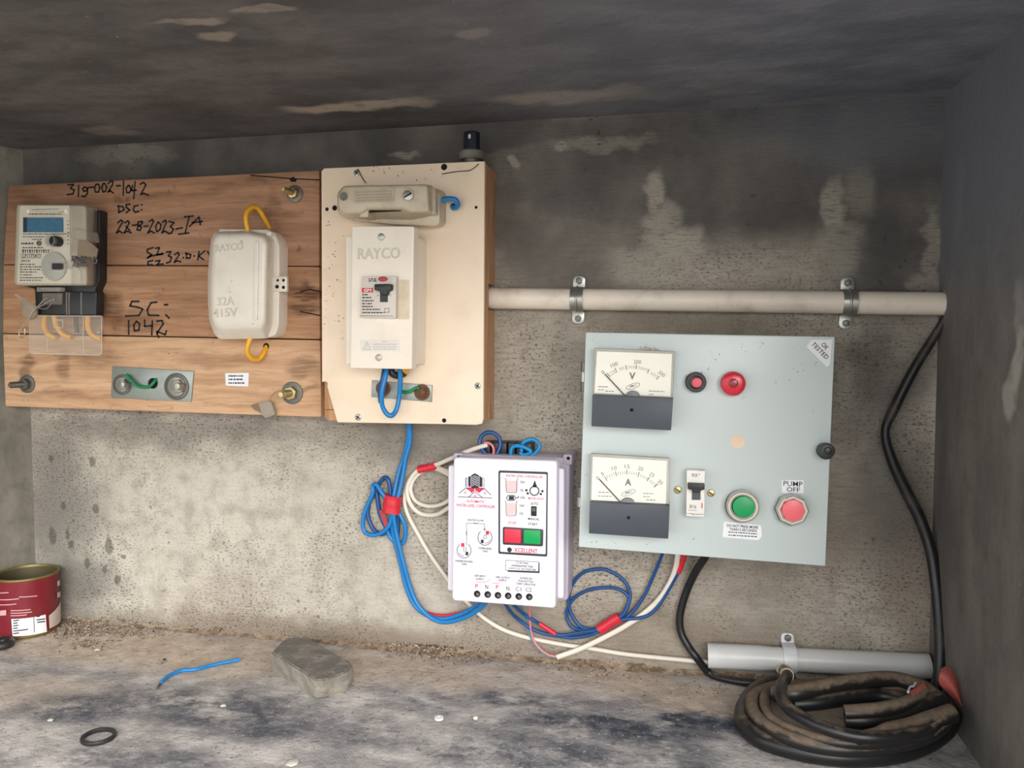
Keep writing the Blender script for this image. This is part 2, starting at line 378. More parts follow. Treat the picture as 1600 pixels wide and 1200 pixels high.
M_RW = soot_material('smoky_side_wall_with_haze', [(104, 100, 95), (130, 124, 116), (90, 87, 85), (190, 185, 175)],
    [rt(1590, 560, .012, .03, .7), rt(1580, 620, .014, .02, .6), rt(1500, 300, .01, .025, .25), rt(1590, 480, .01, .02, .4)], 'r')
M_LW = soot_material('grimy_side_plaster', [(104, 99, 90), (140, 134, 122), (84, 80, 74), (160, 152, 140)], [], 'l')
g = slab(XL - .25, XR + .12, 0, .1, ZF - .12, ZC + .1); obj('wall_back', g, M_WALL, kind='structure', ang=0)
SH = .55
g = slab(XL - .1, XL, -.80, .02, ZF - .12, ZC + .1, SH); obj('wall_left', g, M_LW, kind='structure', ang=0)  # unseen front part lengthened to shade the left side
g = slab(XR, XR + .1, -.45, .02, ZF - .12, ZC + .1, 0); obj('wall_right', g, M_RW, kind='structure', ang=0)  # unseen front part kept short to let light in from the right
g = slab(XL - .6, XR + .12, -.88, .02, ZC, ZC + .1); obj('ceiling', g, M_CEIL, kind='structure', ang=0)  # unseen overhang deepened to darken the upper wall
g = slab(XL - .6, XR + .12, -DEEP, .02, ZF - .1, ZF); obj('floor', g, M_FLOOR, kind='structure', ang=0)
M_GR = mat('pale_outdoor_ground', (150, 145, 135), .95, sc=3)
g = slab(-6, 6, -8, .6, ZF - .75, ZF - .7); obj('ground', g, M_GR, kind='structure', ang=0)  # unseen ground outside, added to bounce light into the niche

# dust swept into the corner of wall and floor
def dust_bank():
    g = G(); n, m = 260, 7; rows = []
    for i in range(n + 1):
        x = XL + (XR - XL) * i / n
        a = .010 + .010 * mnoise.noise(Vector((x * 9, 1, 0))) + .006 * mnoise.noise(Vector((x * 40, 3, 0)))
        a = max(a, .002) * (.55 if x > P(560, 1000).x and x < P(1050, 1000).x else .38)
        for j in range(m + 1):
            t = j / m; y = -a * 1.9 * t; z = a * .75 * (1 - t) ** 1.7 + .0011 * mnoise.noise(Vector((x * 160, t * 7, 5))) * (1 - t) - (.0006 if t == 1 else 0)
            g.v.append(Vector((x, y - .0002, ZF + z)))
    for i in range(n):
        for j in range(m): a = i * (m + 1) + j; g.f.append([a, a + 1, a + m + 2, a + m + 1])
    return g
t_ = NT('brown_dust'); k_ = t_.mix(t_.rng(t_.noise(90, 5, .7), .35, .68), lin((118, 100, 84)), lin((180, 160, 138)))
k_ = t_.mix(t_.rng(t_.noise(260, 3), .58, .7, 0, .7), k_, lin((70, 56, 46))); t_.bump(t_.noise(320, 4), .8, .002)
M_DUST = t_.out(k_, .97, spec=.08)
o = obj('dust', dust_bank(), M_DUST, ang=60, kind='stuff', label='brown dust banked along the foot of the back wall', cat='dust')

# ================================================================== common materials
M_CREAM = mat('cream_laminate', (244, 222, 196), .42, dirt=.12, sc=25)
M_WHITEP = mat('white_plastic', (242, 231, 215), .38, dirt=.10, sc=30)
M_PORC = mat('aged_cream_porcelain', (196, 182, 158), .3, dirt=.35, sc=35)
M_FUSEW = mat('white_enamel', (230, 221, 206), .3, dirt=.12, sc=30)
M_STEEL = mat('zinc_plated_steel', (178, 178, 170), .35, .85, dirt=.3, sc=90)
M_BRASS = mat('yellow_passivated_steel', (196, 178, 128), .32, .85, dirt=.3, sc=120)
M_DKST = mat('dull_dark_steel', (120, 118, 112), .45, .8, dirt=.4, sc=90)
M_RUST = mat('rusty_steel', (120, 84, 62), .65, .5, dirt=.5, sc=120, dcol=(66, 44, 34))
M_EARTH = mat('galvanised_strip', (158, 165, 158), .4, .6, dirt=.25, sc=50)
M_BLACK = mat('black_plastic', (34, 35, 38), .4, dirt=.2, sc=70)
M_DKHOLE = mat('dark_hole', (14, 12, 11), .9, dirt=0)
M_INK = mat('black_marker_ink', (26, 24, 26), .6, dirt=0)
M_PRINT = mat('black_print', (40, 40, 46), .6, dirt=0)
M_GREYP = mat('grey_print', (120, 122, 120), .6, dirt=0)
M_REDP = mat('red_print', (206, 44, 72), .6, dirt=0)
M_YEL = mat('yellow_insulation', (236, 172, 40), .4, dirt=.2, sc=60)
M_BLUE = mat('blue_insulation', (24, 122, 188), .35, dirt=.12, sc=60)
M_DBLUE = mat('dark_blue_insulation', (24, 74, 132), .35, dirt=.12, sc=60)
M_CYAN = mat('sky_blue_insulation', (24, 136, 196), .35, dirt=.05)
M_GRN = mat('green_insulation', (12, 130, 78), .4, dirt=.15)
M_WIREW = mat('white_sheath', (226, 218, 204), .4, dirt=.15, sc=40)
M_RTAPE = mat('red_tape', (206, 40, 56), .35, dirt=.08, sc=40)
M_BCAB = mat('black_sheath', (30, 30, 31), .42, dirt=.3, dcol=(120, 106, 90), sc=45)
def dusty(name, c, dc, cover, lo):
    t = NT(name); ge = t.n('ShaderNodeNewGeometry'); z = t.sep(ge.outputs['Normal'])[2]
    n = t.noise(70, 5, .7); n2 = t.noise(130, 3)
    m = t.m2('MULTIPLY', t.rng(t.m2('ADD', z, t.m2('MULTIPLY', t.m2('SUBTRACT', n, .5), 1.8)), lo, lo + .55), cover)
    col = t.mix(m, lin(c), t.mix(t.rng(n2, .35, .7), lin(dc), tuple(x * .7 for x in lin(dc)[:3]) + (1,)))
    t.out(col, t.rng(m, 0, 1, .4, .95)); return t.m
M_DCAB = dusty('dust_covered_sheath', (34, 32, 30), (134, 115, 97), .85, .22)
M_BCAB2 = dusty('dusted_black_sheath', (28, 28, 29), (130, 113, 96), .75, .68)
M_OLD = mat('dusty_black_sheath', (40, 37, 34), .6, dirt=.85, dcol=(142, 122, 102), sc=22)
M_CLEAR = mat('clear_plastic', (225, 222, 212), .12, dirt=.2, sc=30, alpha=.13)
M_CLEAR2 = mat('dusty_clear_plastic', (205, 196, 182), .25, dirt=.3, sc=40, alpha=.30)
M_PAPER = mat('white_sticker', (234, 234, 236), .5, dirt=.06, sc=40)
M_WEB = mat('old_cobweb', (176, 168, 156), .8, dirt=.2)
M_SPECK = mat('dark_specks', (58, 50, 42), .9, dirt=.2)

def screw(parent, fr, x, y, r, w, mt, name='screw', cross=True, dome=.0012):
    g = G(); disc(g, fr, x, y, r, w - .001, w + dome, dome * .6, 20); s = obj(name, g, mt, parent)
    g = G(); k = w + dome + .00012; d = r * .62; a = .6
    ls = [[(x - math.cos(a) * d, y - math.sin(a) * d), (x + math.cos(a) * d, y + math.sin(a) * d)]]
    if cross: ls.append([(x + math.sin(a) * d, y - math.cos(a) * d), (x - math.sin(a) * d, y + math.cos(a) * d)])
    strokes(g, fr, ls, fr.rad(x, y, r, w) * .28, k)
    if s.parent and s.parent.parent: return s
    obj('screw_slot', g, M_DKHOLE, s, 0); return s
def hole(parent, fr, x, y, r, w, name='hole'):
    g = G(); c = fr.uv(x, y, w); flat(g, fr, circ(c, fr.rad(x, y, r, w), 16), w + .0002); return obj(name, g, M_DKHOLE, parent, 0)
def specks(parent, fr, pts, w, size=1.4, n=4, spread=6, name='specks'):
    g = G()
    for x, y in pts:
        for _ in range(n):
            a, b = x + random.gauss(0, spread), y + random.gauss(0, spread); s = size * random.uniform(.4, 1.1); an = random.uniform(0, 3.1)
            c = fr.uv(a, b, w); r_ = fr.rad(a, b, s, w)
            pts_ = [(c[0] + r_ * k1 * math.cos(an) - r_ * .5 * k2 * math.sin(an), c[1] + r_ * k1 * math.sin(an) + r_ * .5 * k2 * math.cos(an)) for k1, k2 in ((1, 0), (.3, .9), (-.8, .6), (-1, -.3), (.2, -1))]
            flat(g, fr, pts_, w + .0003)
    return obj(name, g, M_SPECK, parent, 0, kind='stuff')
def wpath(pts, w=.004):
    return [P(p[0], p[1], p[2] if len(p) > 2 else w) for p in pts]
def wire(name, pts, r, mt, label=None, cat='wire', w=.004, parent=None, group=None, k=6, fl=1.0, closed=False):
    g = tube(G(), wpath(pts, w), r, 10, k, closed, fl)
    if parent is not None: return obj(name, g, mt, parent, 60)
    return obj(name, g, mt, None, 60, label, cat, group)

# ================================================================== wooden meter board
WB = .030
b0 = P(255, 645, 0)
root = thing('wooden_board', 'wooden meter board of three planks with black marker numbers', 'board', b0)
def kb(x, y, rx, ry, k):
    p = P(x, y, WB) - b0; s = .00072; return ((p.x, p.y, p.z), (rx * s, 1, ry * s), k)
KN = [kb(480, 455, 26, 9, .9), kb(470, 480, 24, 10, .8), kb(470, 575, 26, 14, .55), kb(480, 612, 20, 4, .5), kb(100, 570, 12, 26, .5), kb(40, 560, 18, 10, .6), kb(430, 325, 12, 30, .4), kb(445, 340, 26, 7, .4), kb(180, 490, 14, 30, .6), kb(35, 580, 12, 14, .6), kb(340, 300, 50, 7, .3), kb(250, 300, 40, 5, .3), kb(400, 282, 20, 6, .4), kb(215, 500, 40, 16, .35), kb(330, 560, 60, 10, .3), kb(150, 560, 40, 14, .35), kb(30, 310, 40, 20, .4), kb(90, 620, 60, 10, .35), kb(260, 350, 60, 12, .25), kb(290, 480, 50, 12, .2)]
M_WOODS = [wood_material('deal_plank_shaded_top', (150, 112, 86), (178, 136, 106), (118, 80, 58), KN), wood_material('deal_plank_shaded_mid', (158, 116, 86), (186, 144, 110), (122, 82, 58), KN), wood_material('deal_plank_lit_bottom', (186, 146, 112), (212, 174, 138), (150, 106, 78), KN)]  # light falloff put into the colour: upper planks darker, bottom one lighter
def plank(c, M_WOOD, name='plank'):
    g = G(); prism(g, WF, rnd(quad(WF, c, WB), .002, 2), .0005, WB, .0012, 2); return obj(name, g, M_WOOD, root)
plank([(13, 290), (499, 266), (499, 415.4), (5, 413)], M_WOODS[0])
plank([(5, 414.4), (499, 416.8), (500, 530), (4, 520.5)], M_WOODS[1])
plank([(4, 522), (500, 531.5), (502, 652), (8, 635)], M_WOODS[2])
for L in ([(392, 274), (430, 277), (460, 279.5), (499, 281)], [(470, 456), (485, 452), (500, 456)], [(470, 487), (485, 490), (500, 493)]):
    obj('crack', strokes(G(), WF, [L], .0012, WB + .0002), M_DKHOLE, root, 0)
obj('knot_hole', flat(G(), WF, quad(WF, [(452, 280), (458, 276), (464, 280), (463, 284), (455, 284)], WB), WB + .0003), M_DKHOLE, root, 0)
c1 = lambda x, y: (x / 5, 260 + y / 5); c2 = lambda x, y: (x / 5, 440 + y / 5)
def hand(L, tf, wd): obj('handwriting', strokes(G(), WF, L, wd, WB + .00025, tf), M_INK, root, 0, label='black marker handwriting')
hand([[(530,145),(575,140),(550,170),(580,185),(570,215),(525,220)],[(615,150),(612,235)],[(683,172),(662,160),(644,176),(655,196),(682,186),(684,168),(682,212),(664,236),(638,232)],[(690,165),(730,162)],
 [(750,140),(738,165),(745,200),(770,200),(780,165),(770,140),(750,140)],[(805,135),(795,165),(805,200),(825,195),(832,160),(820,135),(805,135)],[(845,135),(865,115),(880,115),(880,140),(845,200),(860,190),(885,208)],[(910,152),(940,150)],[(965,115),(962,225)],
 [(1000,150),(985,170),(990,205),(1012,205),(1022,175),(1010,150),(1000,150)],[(1035,150),(1028,190),(1065,185)],[(1055,120),(1045,250)],[(1095,140),(1120,125),(1140,145),(1100,220),(1120,210),(1160,225)]], c1, .0019)
hand([[(925,310),(930,360)],[(920,310),(960,315),(970,340),(925,362)],[(1015,295),(985,300),(985,320),(1015,340),(985,362)],[(1080,305),(1050,310),(1040,340),(1055,358),(1085,350)],[(1105,300)],[(1105,340)]], c1, .0019)
hand([[(920,440),(945,420),(960,430),(910,520),(935,505),(955,520)],[(975,440),(1000,425),(1010,440),(970,520),(995,505),(1025,520)],[(985,470),(1015,500)],[(1035,460),(1065,458)],[(1110,430),(1080,435),(1075,455),(1105,475),(1095,500),(1070,495),(1078,470),(1112,445),(1110,430)],[(1125,470),(1155,465)],
 [(1165,430),(1190,415),(1200,430),(1155,520),(1180,505),(1205,520)],[(1235,435),(1215,470),(1225,510),(1250,495),(1258,455),(1235,435)],[(1270,435),(1290,420),(1300,435),(1265,520),(1285,505),(1310,518)],[(1320,430),(1360,440),(1330,470),(1355,490),(1340,520),(1315,525)],[(1375,490),(1425,478)],
 [(1440,395),(1510,388)],[(1478,392),(1445,525)],[(1395,530),(1475,520)],[(1480,470),(1555,395),(1565,455)],[(1500,440),(1580,430)]], c1, .0019)
hand([[(1195,635),(1150,650),(1150,670),(1185,690),(1150,715)],[(1215,640),(1245,635),(1225,690),(1275,680)],[(1150,716),(1180,700),(1270,685)],[(1195,735),(1155,745),(1155,770),(1190,768)],[(1215,740),(1250,735),(1232,765)],[(1220,770),(1275,762)],
 [(1300,670),(1335,665),(1315,700),(1340,710),(1330,745),(1300,755)],[(1365,690),(1390,672),(1400,690),(1360,750),(1385,738),(1412,745)],[(1430,712)],[(1455,680),(1458,715)],[(1450,678),(1490,690),(1485,715),(1455,718)],[(1515,700)],[(1555,665),(1545,730)],[(1600,660),(1552,700),(1590,730)],[(1622,665),(1645,705)]], c1, .0019)
hand([[(1085,155),(1030,155),(1015,190),(1075,200),(1115,215),(1085,265),(980,270)],[(1225,160),(1180,165),(1150,220),(1160,262),(1240,265)],[(1285,182),(1310,180)],[(1295,260),(1320,285)]], c2, .0021)
hand([[(1005,305),(1005,410)],[(1065,310),(1045,340),(1050,385),(1085,380),(1090,330),(1065,310)],[(1130,300),(1130,350),(1190,345)],[(1190,310),(1185,415)],[(1225,310),(1265,305),(1275,330),(1225,405),(1240,435)],[(1225,390),(1290,415),(1300,385)]], c2, .0021)
g = G(); prism(g, WF, rnd(quad(WF, [(352, 583), (389, 582.5), (388, 604), (353, 602.5)], WB), .0012), WB, WB + .0004)
s = obj('sticker', g, M_PAPER, root); g = G()
for y, a, b in ((587.5, 357, 380), (592.8, 357, 379), (598.5, 357, 383)): greek(g, WF, a, b, y, 2.2, WB + .0006)
obj('lettering', g, M_PRINT, s, 0)
specks(root, WF, [(190, 640), (230, 635), (150, 640), (90, 640), (60, 630), (400, 300), (265, 555), (175, 440), (190, 450), (300, 500), (120, 615), (210, 625)], WB, 1.3, 3, 8)

# anchor bolts of the board
def anchor(x, y, rw, tx, ty, label, mt, seal=False):
    w = WB; d1 = ray(x, y); base = P(x, y, w); r = thing('anchor_bolt', label, 'bolt', base, 'anchor bolts of the wooden board')
    L = .024; c = WF.uv(x, y, w); k = WF.rad(x, y, rw, w)
    g = G(); loft(g, WF, circ(c, k, 28), w - .001, circ(c, k, 28), w + .0016, .0005); obj('washer', g, M_DKST, r)
    g = G(); prism(g, WF, circ(c, k * .62, 6, .3), w + .0015, w + .0075, .0006); obj('nut', g, mt, r)
    g = G()
    for i in range(14): loft(g, WF, circ(c, k * .30, 14), w + .007 + i * .0012, circ(c, k * .345, 14), w + .0076 + i * .0012); loft(g, WF, circ(c, k * .345, 14), w + .0076 + i * .0012, circ(c, k * .30, 14), w + .0082 + i * .0012)
    loft(g, WF, circ(c, k * .3, 14), w + .0235, circ(c, k * .2, 14), w + .0255); obj('threaded_rod', g, mt, r); return r
anchor(461, 303, 13, 0, 0, 'dusty anchor bolt at the top right of the wooden board', M_BRASS)
anchor(457, 614, 17, 0, 0, 'brassy anchor bolt at the lower right of the wooden board', M_BRASS)
anchor(43, 600, 13, 0, 0, 'dull anchor bolt at the lower left of the wooden board', M_DKST)
# seal tag hung on the lower right bolt
g = G(); prism(g, WF, rnd(quad(WF, [(404, 629), (424, 626), (431, 648), (416, 654), (410, 648)], WB + .006), .002), WB + .003, WB + .008, .001)
r = thing('seal_tag', 'grey dusty seal tag hanging from the lower right bolt', 'tag', P(418, 654, WB + .004))
obj('tag_body', g, mat('dusty_grey_plastic', (158, 146, 130), .7, dirt=.4), r)
g = G(); prism(g, WF, rnd(quad(WF, [(392, 633), (407, 629), (410, 646), (398, 640)], WB + .004), .001), WB + .001, WB + .005, .0006); obj('tag_flap', g, mat('brown_dusty_plastic', (132, 108, 88), .7, dirt=.4), r)
g = tube(G(), wpath([(421, 628), (425, 618), (434, 611), (441, 612), (443, 618), (436, 624), (424, 628)], WB + .014), .0005, 6); obj('seal_wire', g, M_BRASS, r)

# earthing plate with green wire
def earth_plate(label, c, w, bolts, hol, gw):
    m = P(sum(p[0] for p in c) / 4, max(p[1] for p in c), w)
    r = thing('earthing_plate', label, 'earthing plate', m, 'earthing plates of the boards'); f = frame_of(c, w)
    g = G(); prism(g, f, quad(f, c, w), w, w + .002, .0004); obj('plate', g, M_EARTH, r)
    for bx, by, br, mt, dk in bolts:
        k = w + .002; g = G(); disc(g, f, bx, by, br, k - .0005, k + .0015, .0005, 28); obj('washer', g, dk, r)
        g = G(); disc(g, f, bx, by, br * .72, k + .0014, k + .003, .0005, 24); obj('spring_washer', g, mt, r)
        g = G(); disc(g, f, bx, by, br * .55, k + .0028, k + .008, .0008, 6, .3); obj('nut', g, mt, r)
        g = G(); disc(g, f, bx, by, br * .3, k + .0078, k + .013, .0006, 14); obj('bolt_end', g, mt, r)
    if hol: hole(r, f, *hol, w + .002, 'wire_hole')
    g = tube(G(), [P(*p) for p in gw], .0017, 10); obj('earth_wire', g, M_GRN, r, 60, label='green insulated wire')
    return r
earth_plate('grey earthing plate with green wire on the wooden board', [(177, 572), (304, 580), (300, 628), (175, 621)], WB,
    [(275, 604, 20, M_STEEL, M_DKST), (190, 601, 15, M_STEEL, M_DKST)], (239, 599, 8),
    [(198, 585, WB + .005), (205, 594, WB + .006), (213, 602, WB + .006), (222, 605, WB + .006), (233, 604, WB + .006), (240, 598, WB + .005), (244, 592, WB + .002)])

# ================================================================== energy meter
mw = WB
root = thing('energy_meter', 'electricity meter with blue display on the wooden board', 'meter', P(90, 495, mw))
M_MBODY = mat('meter_grey_white', (186, 176, 156), .4, dirt=.25, sc=40); M_MLAB = mat('meter_label', (210, 202, 184), .5, dirt=.15, sc=30)
g = G(); prism(g, WF, rnd(quad(WF, [(34, 330), (160, 329), (159, 440), (153, 452), (153, 491), (60, 493), (58, 452), (34, 445)], mw + .008), .002), mw, mw + .012, .0015); obj('base', g, M_BLACK, root)
g = G(); loft(g, WF, rnd(quad(WF, [(26, 318), (146, 322), (146, 447), (24, 447)], mw + .012), .004), mw + .011, rnd(quad(WF, [(26, 319), (134, 320), (136, 446), (22, 446)], mw + .030), .005), mw + .030, .003, 3); bd = obj('body', g, M_MBODY, root)
k = mw + .0302; g = G(); prism(g, WF, rnd(quad(WF, [(32, 321.5), (109, 321.5), (110, 400), (127, 425), (127, 443.5), (28, 442)], k), .001), k - .001, k + .0006); lab = obj('label_plate', g, M_MLAB, root)
k += .0008; g = G(); prism(g, WF, rnd(rect(WF, 37, 340, 99, 363, k), .0008), k - .0006, k + .0006); dsp = obj('display', g, mat('blue_display', (64, 112, 140), .25, dirt=.1), root, label='blue liquid crystal display')
g = G(); flat(g, WF, rect(WF, 37, 340, 43, 363, k), k + .0008); obj('display_margin', g, mat('dark_display_edge', (36, 56, 72), .3, dirt=0), dsp, 0)
g = G(); rr_ = random.Random(3)
greek(g, WF, 45, 98, 334.5, 1.4, k); greek(g, WF, 36, 108, 365.5, 1.3, k); greek(g, WF, 36, 70, 370, 1.3, k); greek(g, WF, 50, 66, 374, 1.3, k)
strokes(g, WF, [[(50, 327.5), (92, 326.5)], [(90, 331), (100, 331)]], .0004, k)
greek(g, WF, 33, 52, 380.5, 2.4, k); greek(g, WF, 35, 68, 387, 1.5, k); strokes(g, WF, [[(33, 391), (82, 391)], [(33, 403), (64, 403), (64, 397), (33, 397), (33, 403)]], .0004, k)
for i in range(12): strokes(g, WF, [[(36 + i * 3.6, 390.5), (36 + i * 3.6, 394.5)]], .0009 if i % 3 else .0014, k)
text(g, WF, 'LP1173411', 49, 400, 29, 4.6, k); text(g, WF, '(05/23)', 40, 408, 15, 4, k)
for y, b in ((413, 55), (417, 65), (421, 63), (425, 57), (429.5, 50), (434, 67), (438, 66)): greek(g, WF, 31, b, y, 1.5, k)
for i in range(7): greek(g, WF, 105, 108, 345 + i * 6, 1.4, k)
obj('lettering', g, M_PRINT, lab, 0)
for x in (44, 103): obj('label_stud', disc(G(), WF, x, 330, 3, k - .001, k + .001), M_WHITEP, lab)
g = G(); disc(g, WF, 60, 380, 3.6, k - .001, k + .0015, .0004, 16, 0); obj('push_point', g, M_DKST, root)
g = G(); c_ = WF.uv(88, 377, k); r_ = WF.rad(88, 377, 9, k); ring(g, WF, c_, r_, r_ * .8, k - .001, k + .010, 24, .0005); knob = obj('optical_port', g, M_CLEAR2, root)
g = G(); disc(g, WF, 88, 377, 7.4, k, k + .0085, .0008, 24, 0, k + .004); obj('port_core', g, M_BLACK, knob)
g = G(); disc(g, WF, 83, 416, 21, k - .001, k + .0022, .0008, 36); sd_ = obj('seal_disc', g, mat('frosted_plastic', (186, 184, 174), .35, dirt=.15, alpha=.85), root)
g = G(); prism(g, WF, rnd(rect(WF, 80, 410.5, 100, 422, k + .002), .001), k + .002, k + .0045, .0005); obj('seal_slot_frame', g, M_CLEAR2, sd_)
g = G(); prism(g, WF, rnd(rect(WF, 81.5, 411.5, 97.5, 421, k + .0045), .0018), k + .004, k + .005); obj('seal_slot', g, M_BLACK, sd_)
# clear window over the face and its side flange
g = G(); loft(g, WF, rnd(quad(WF, [(112, 320), (152, 324), (150, 446), (112, 447)], mw + .012), .003), mw + .012, rnd(quad(WF, [(112, 320), (135, 320), (136, 446), (112, 446)], mw + .034), .003), mw + .0345, .003, 3); obj('clear_side_cover', g, M_CLEAR2, root)
g = G(); prism(g, WF, rnd(quad(WF, [(118, 359), (142, 362), (145, 378), (119, 374)], mw + .03), .001), mw + .02, mw + .038, .001); prism(g, WF, rnd(quad(WF, [(101, 408), (130, 404), (131, 412), (104, 420)], mw + .036), .001), mw + .028, mw + .038, .001); obj('seal_bracket', g, M_CLEAR2, root)
g = G(); prism(g, WF, rnd(quad(WF, [(122, 374), (137, 376), (153, 389), (150, 404), (121, 404)], mw + .040), .001), mw + .039, mw + .0402); obj('seal_card', g, mat('dusty_brown_card', (142, 126, 106), .85, dirt=.3), root)
g = G()
for i in range(9):
    a = [(112 + random.uniform(0, 30), 400 + random.uniform(0, 18)) for _ in range(4)]; tube(g, wpath(a, mw + .041), .0007, 6, 4)
tube(g, wpath([(146, 402), (151, 405), (150, 411), (144, 410), (146, 403)], mw + .041), .0008, 6, 4); obj('seal_wire', g, M_DKST, root)
# terminal block, clear terminal cover
g = G(); prism(g, WF, rnd(quad(WF, [(60, 455), (153, 456), (152, 494), (58, 492)], mw + .02), .002), mw + .01, mw + .022, .0015); tb = obj('terminal_block', g, M_BLACK, root)
g = G()
for x in (104, 108, 127): prism(g, WF, rect(WF, x, 457, x + 1.4, 492, mw + .0225), mw + .02, mw + .0235)
prism(g, WF, rnd(quad(WF, [(60, 449), (97, 449), (97, 456), (60, 456)], mw + .024), .001), mw + .02, mw + .027, .0008); prism(g, WF, rnd(quad(WF, [(66, 458), (96, 458), (96, 476), (66, 476)], mw + .024), .001), mw + .02, mw + .024, .0008); obj('clear_latch', g, M_CLEAR2, tb)
g = G(); prism(g, WF, rnd(quad(WF, [(47, 493), (159, 493), (159, 555), (46, 552)], mw + .026), [.001, .001, .004, .004]), mw + .0245, mw + .026, .0006); tcv = obj('terminal_cover', g, M_CLEAR, root, label='clear plastic terminal cover')
g = G()
strokes(g, WF, [[(47, 493.5), (159, 494)], [(130, 494), (130, 552)], [(46.5, 495), (46.5, 548), (50, 552), (155, 555), (158.5, 551), (159, 495)], [(74, 528), (74, 550)], [(84, 500), (98, 500), (98, 512), (84, 512), (84, 500)]], .0008, mw + .0263); obj('cover_rib', g, mat('cover_edge', (200, 190, 172), .3, dirt=.1), tcv, 0)
for i, pth in enumerate(([(70, 488), (69, 500), (69.5, 512), (74, 521), (80, 525.5), (88, 528)], [(84, 488), (86, 500), (89, 510), (95, 519), (103, 525), (112, 527)], [(138, 488), (137, 500), (138, 513), (143, 522), (150, 527), (158, 528)])):
    g = tube(G(), [P(x, y, mw + .014 - .010 * min(1, max(0, (y - 505) / 25))) for x, y in pth], .0030, 10); obj('meter_wire', g, M_YEL, root, 60, label='yellow insulated wire')
g = tube(G(), wpath([(119, 490), (119, 505), (121, 520)], mw + .012), .0022, 8); obj('black_meter_wire', g, M_BLACK, root, 60)
for x in (128, 153): obj('cover_screw', disc(G(), WF, x, 519, 2.8, mw, mw + .006, .001, 12), M_STEEL, root)
# transparent seal on a wire loop
r = thing('seal_tag', 'translucent seal tag on a thin wire loop below the meter', 'tag', P(45, 525, mw + .01))
g = G(); prism(g, WF, rnd(quad(WF, [(31, 466), (56, 482), (56, 492), (47, 500), (34, 492)], mw + .03), .002), mw + .027, mw + .030, .0008); obj('tag_body', g, mat('frosted_seal', (170, 156, 136), .4, dirt=.3, alpha=.7), r)
g = tube(G(), wpath([(86, 466), (78, 470), (60, 480), (56, 480), (70, 483), (77, 478), (84, 468), (72, 466), (60, 478), (52, 486), (46, 496), (37, 508), (30, 518), (32, 527), (37, 526), (39, 516), (36, 508)], mw + .032), .00055, 6, 5); obj('seal_wire', g, M_STEEL, r)
g = tube(G(), wpath([(24, 460), (36, 468), (50, 477), (58, 480)], mw + .031), .0012, 6); obj('seal_strap', g, M_CLEAR2, r)

# ================================================================== white fuse unit
root = thing('fuse_unit', 'white enamelled fuse switch box marked 32A 415V', 'fuse box', P(385, 530, WB))
b1, b2 = WB + .018, WB + .040
g = G(); prism(g, WF, rnd(quad(WF, [(352, 360), (430, 361), (441, 370), (447, 385), (446, 508), (441, 524), (430, 528), (352, 524)], WB + .004), .004), WB, b1, .002); obj('base', g, M_FUSEW, root)
g = G(); A = quad(WF, [(328, 430), (333, 374), (339, 363), (392, 361), (423, 367), (429, 378), (426, 506), (418, 529), (346, 530), (338, 522), (330, 500), (328, 470)], b1); A = rnd(A, .003, 3)
Bq = rnd(quad(WF, [(330, 430), (334, 376), (340, 366), (388, 365), (411, 370), (417, 380), (414, 502), (407, 512), (346, 512), (338, 508), (331, 499), (330, 470)], b2), .003, 3)
loft(g, WF, A, b1 - .003, A, b1 + .004); loft(g, WF, A, b1 + .004, Bq, b2, .005, 3); cv = obj('cover', g, M_FUSEW, root)
g = G(); prism(g, WF, rnd(quad(WF, [(397, 375), (405, 377), (403, 500), (395, 502)], b2), .002), b2 - .002, b2 + .0012, .001); obj('cover_ridge', g, M_FUSEW, cv)
g = G(); prism(g, WF, rnd(rect(WF, 415, 361, 424, 369, b1 + .006), .002), b1 - .004, b1 + .006, .002); obj('hinge_lug', g, M_FUSEW, cv)
g = G(); prism(g, WF, rnd(rect(WF, 427, 432, 450, 456, b1), .0015), b1 - .001, b1 + .0025, .0008); tbp = obj('sealing_tab', g, M_FUSEW, root)
g = G()
for x, y, q in ((434, 438, 2), (443, 438, 2.2), (433, 448, 3), (443, 449, 2.6)): flat(g, WF, circ(WF.uv(x, y, b1 + .0025), WF.rad(x, y, q, b1), 10), b1 + .0027)
obj('tab_hole', g, M_DKHOLE, tbp, 0)
M_EMB = mat('white_enamel_edge', (206, 198, 184), .35, dirt=.1)
for a_ in (('RAYCO', 358, 386.5, 46, 11), ('32A', 352.5, 470.5, 28, 13), ('415V', 352, 488.5, 40, 13), ('R', 378, 377.5, 4, 5)):
    obj('embossed_lettering', text(G(), WF, *a_, b2, 3, .012, .0008), M_EMB, cv, 30)
specks(root, WF, [(362, 440), (404, 475), (360, 457), (402, 497), (418, 476), (396, 507), (360, 370)], b2 + .0005, 1.2, 1, 1)
wire('fuse_wire', [(388, 362, WB + .024), (384.5, 345, WB + .026), (386, 332, WB + .024), (395, 324, WB + .018), (404, 327, WB + .012), (413, 341, WB + .006), (422, 357, WB - .002)], .0025, M_YEL, 'yellow wire looping over the top of the fuse box')
wire('fuse_wire', [(392, 526, WB + .020), (387, 542, WB + .022), (387.5, 553, WB + .020), (396, 562, WB + .014), (405, 561, WB + .008), (412, 552, WB + .004), (417, 541, WB - .002)], .0026, M_YEL, 'yellow wire looping under the bottom of the fuse box')
g = G(); flat(g, WF, circ(WF.uv(416, 541, WB), .0035, 14), WB + .0002); 
obj('wire_hole', g, M_DKHOLE, bpy.data.objects['wooden_board'], 0)

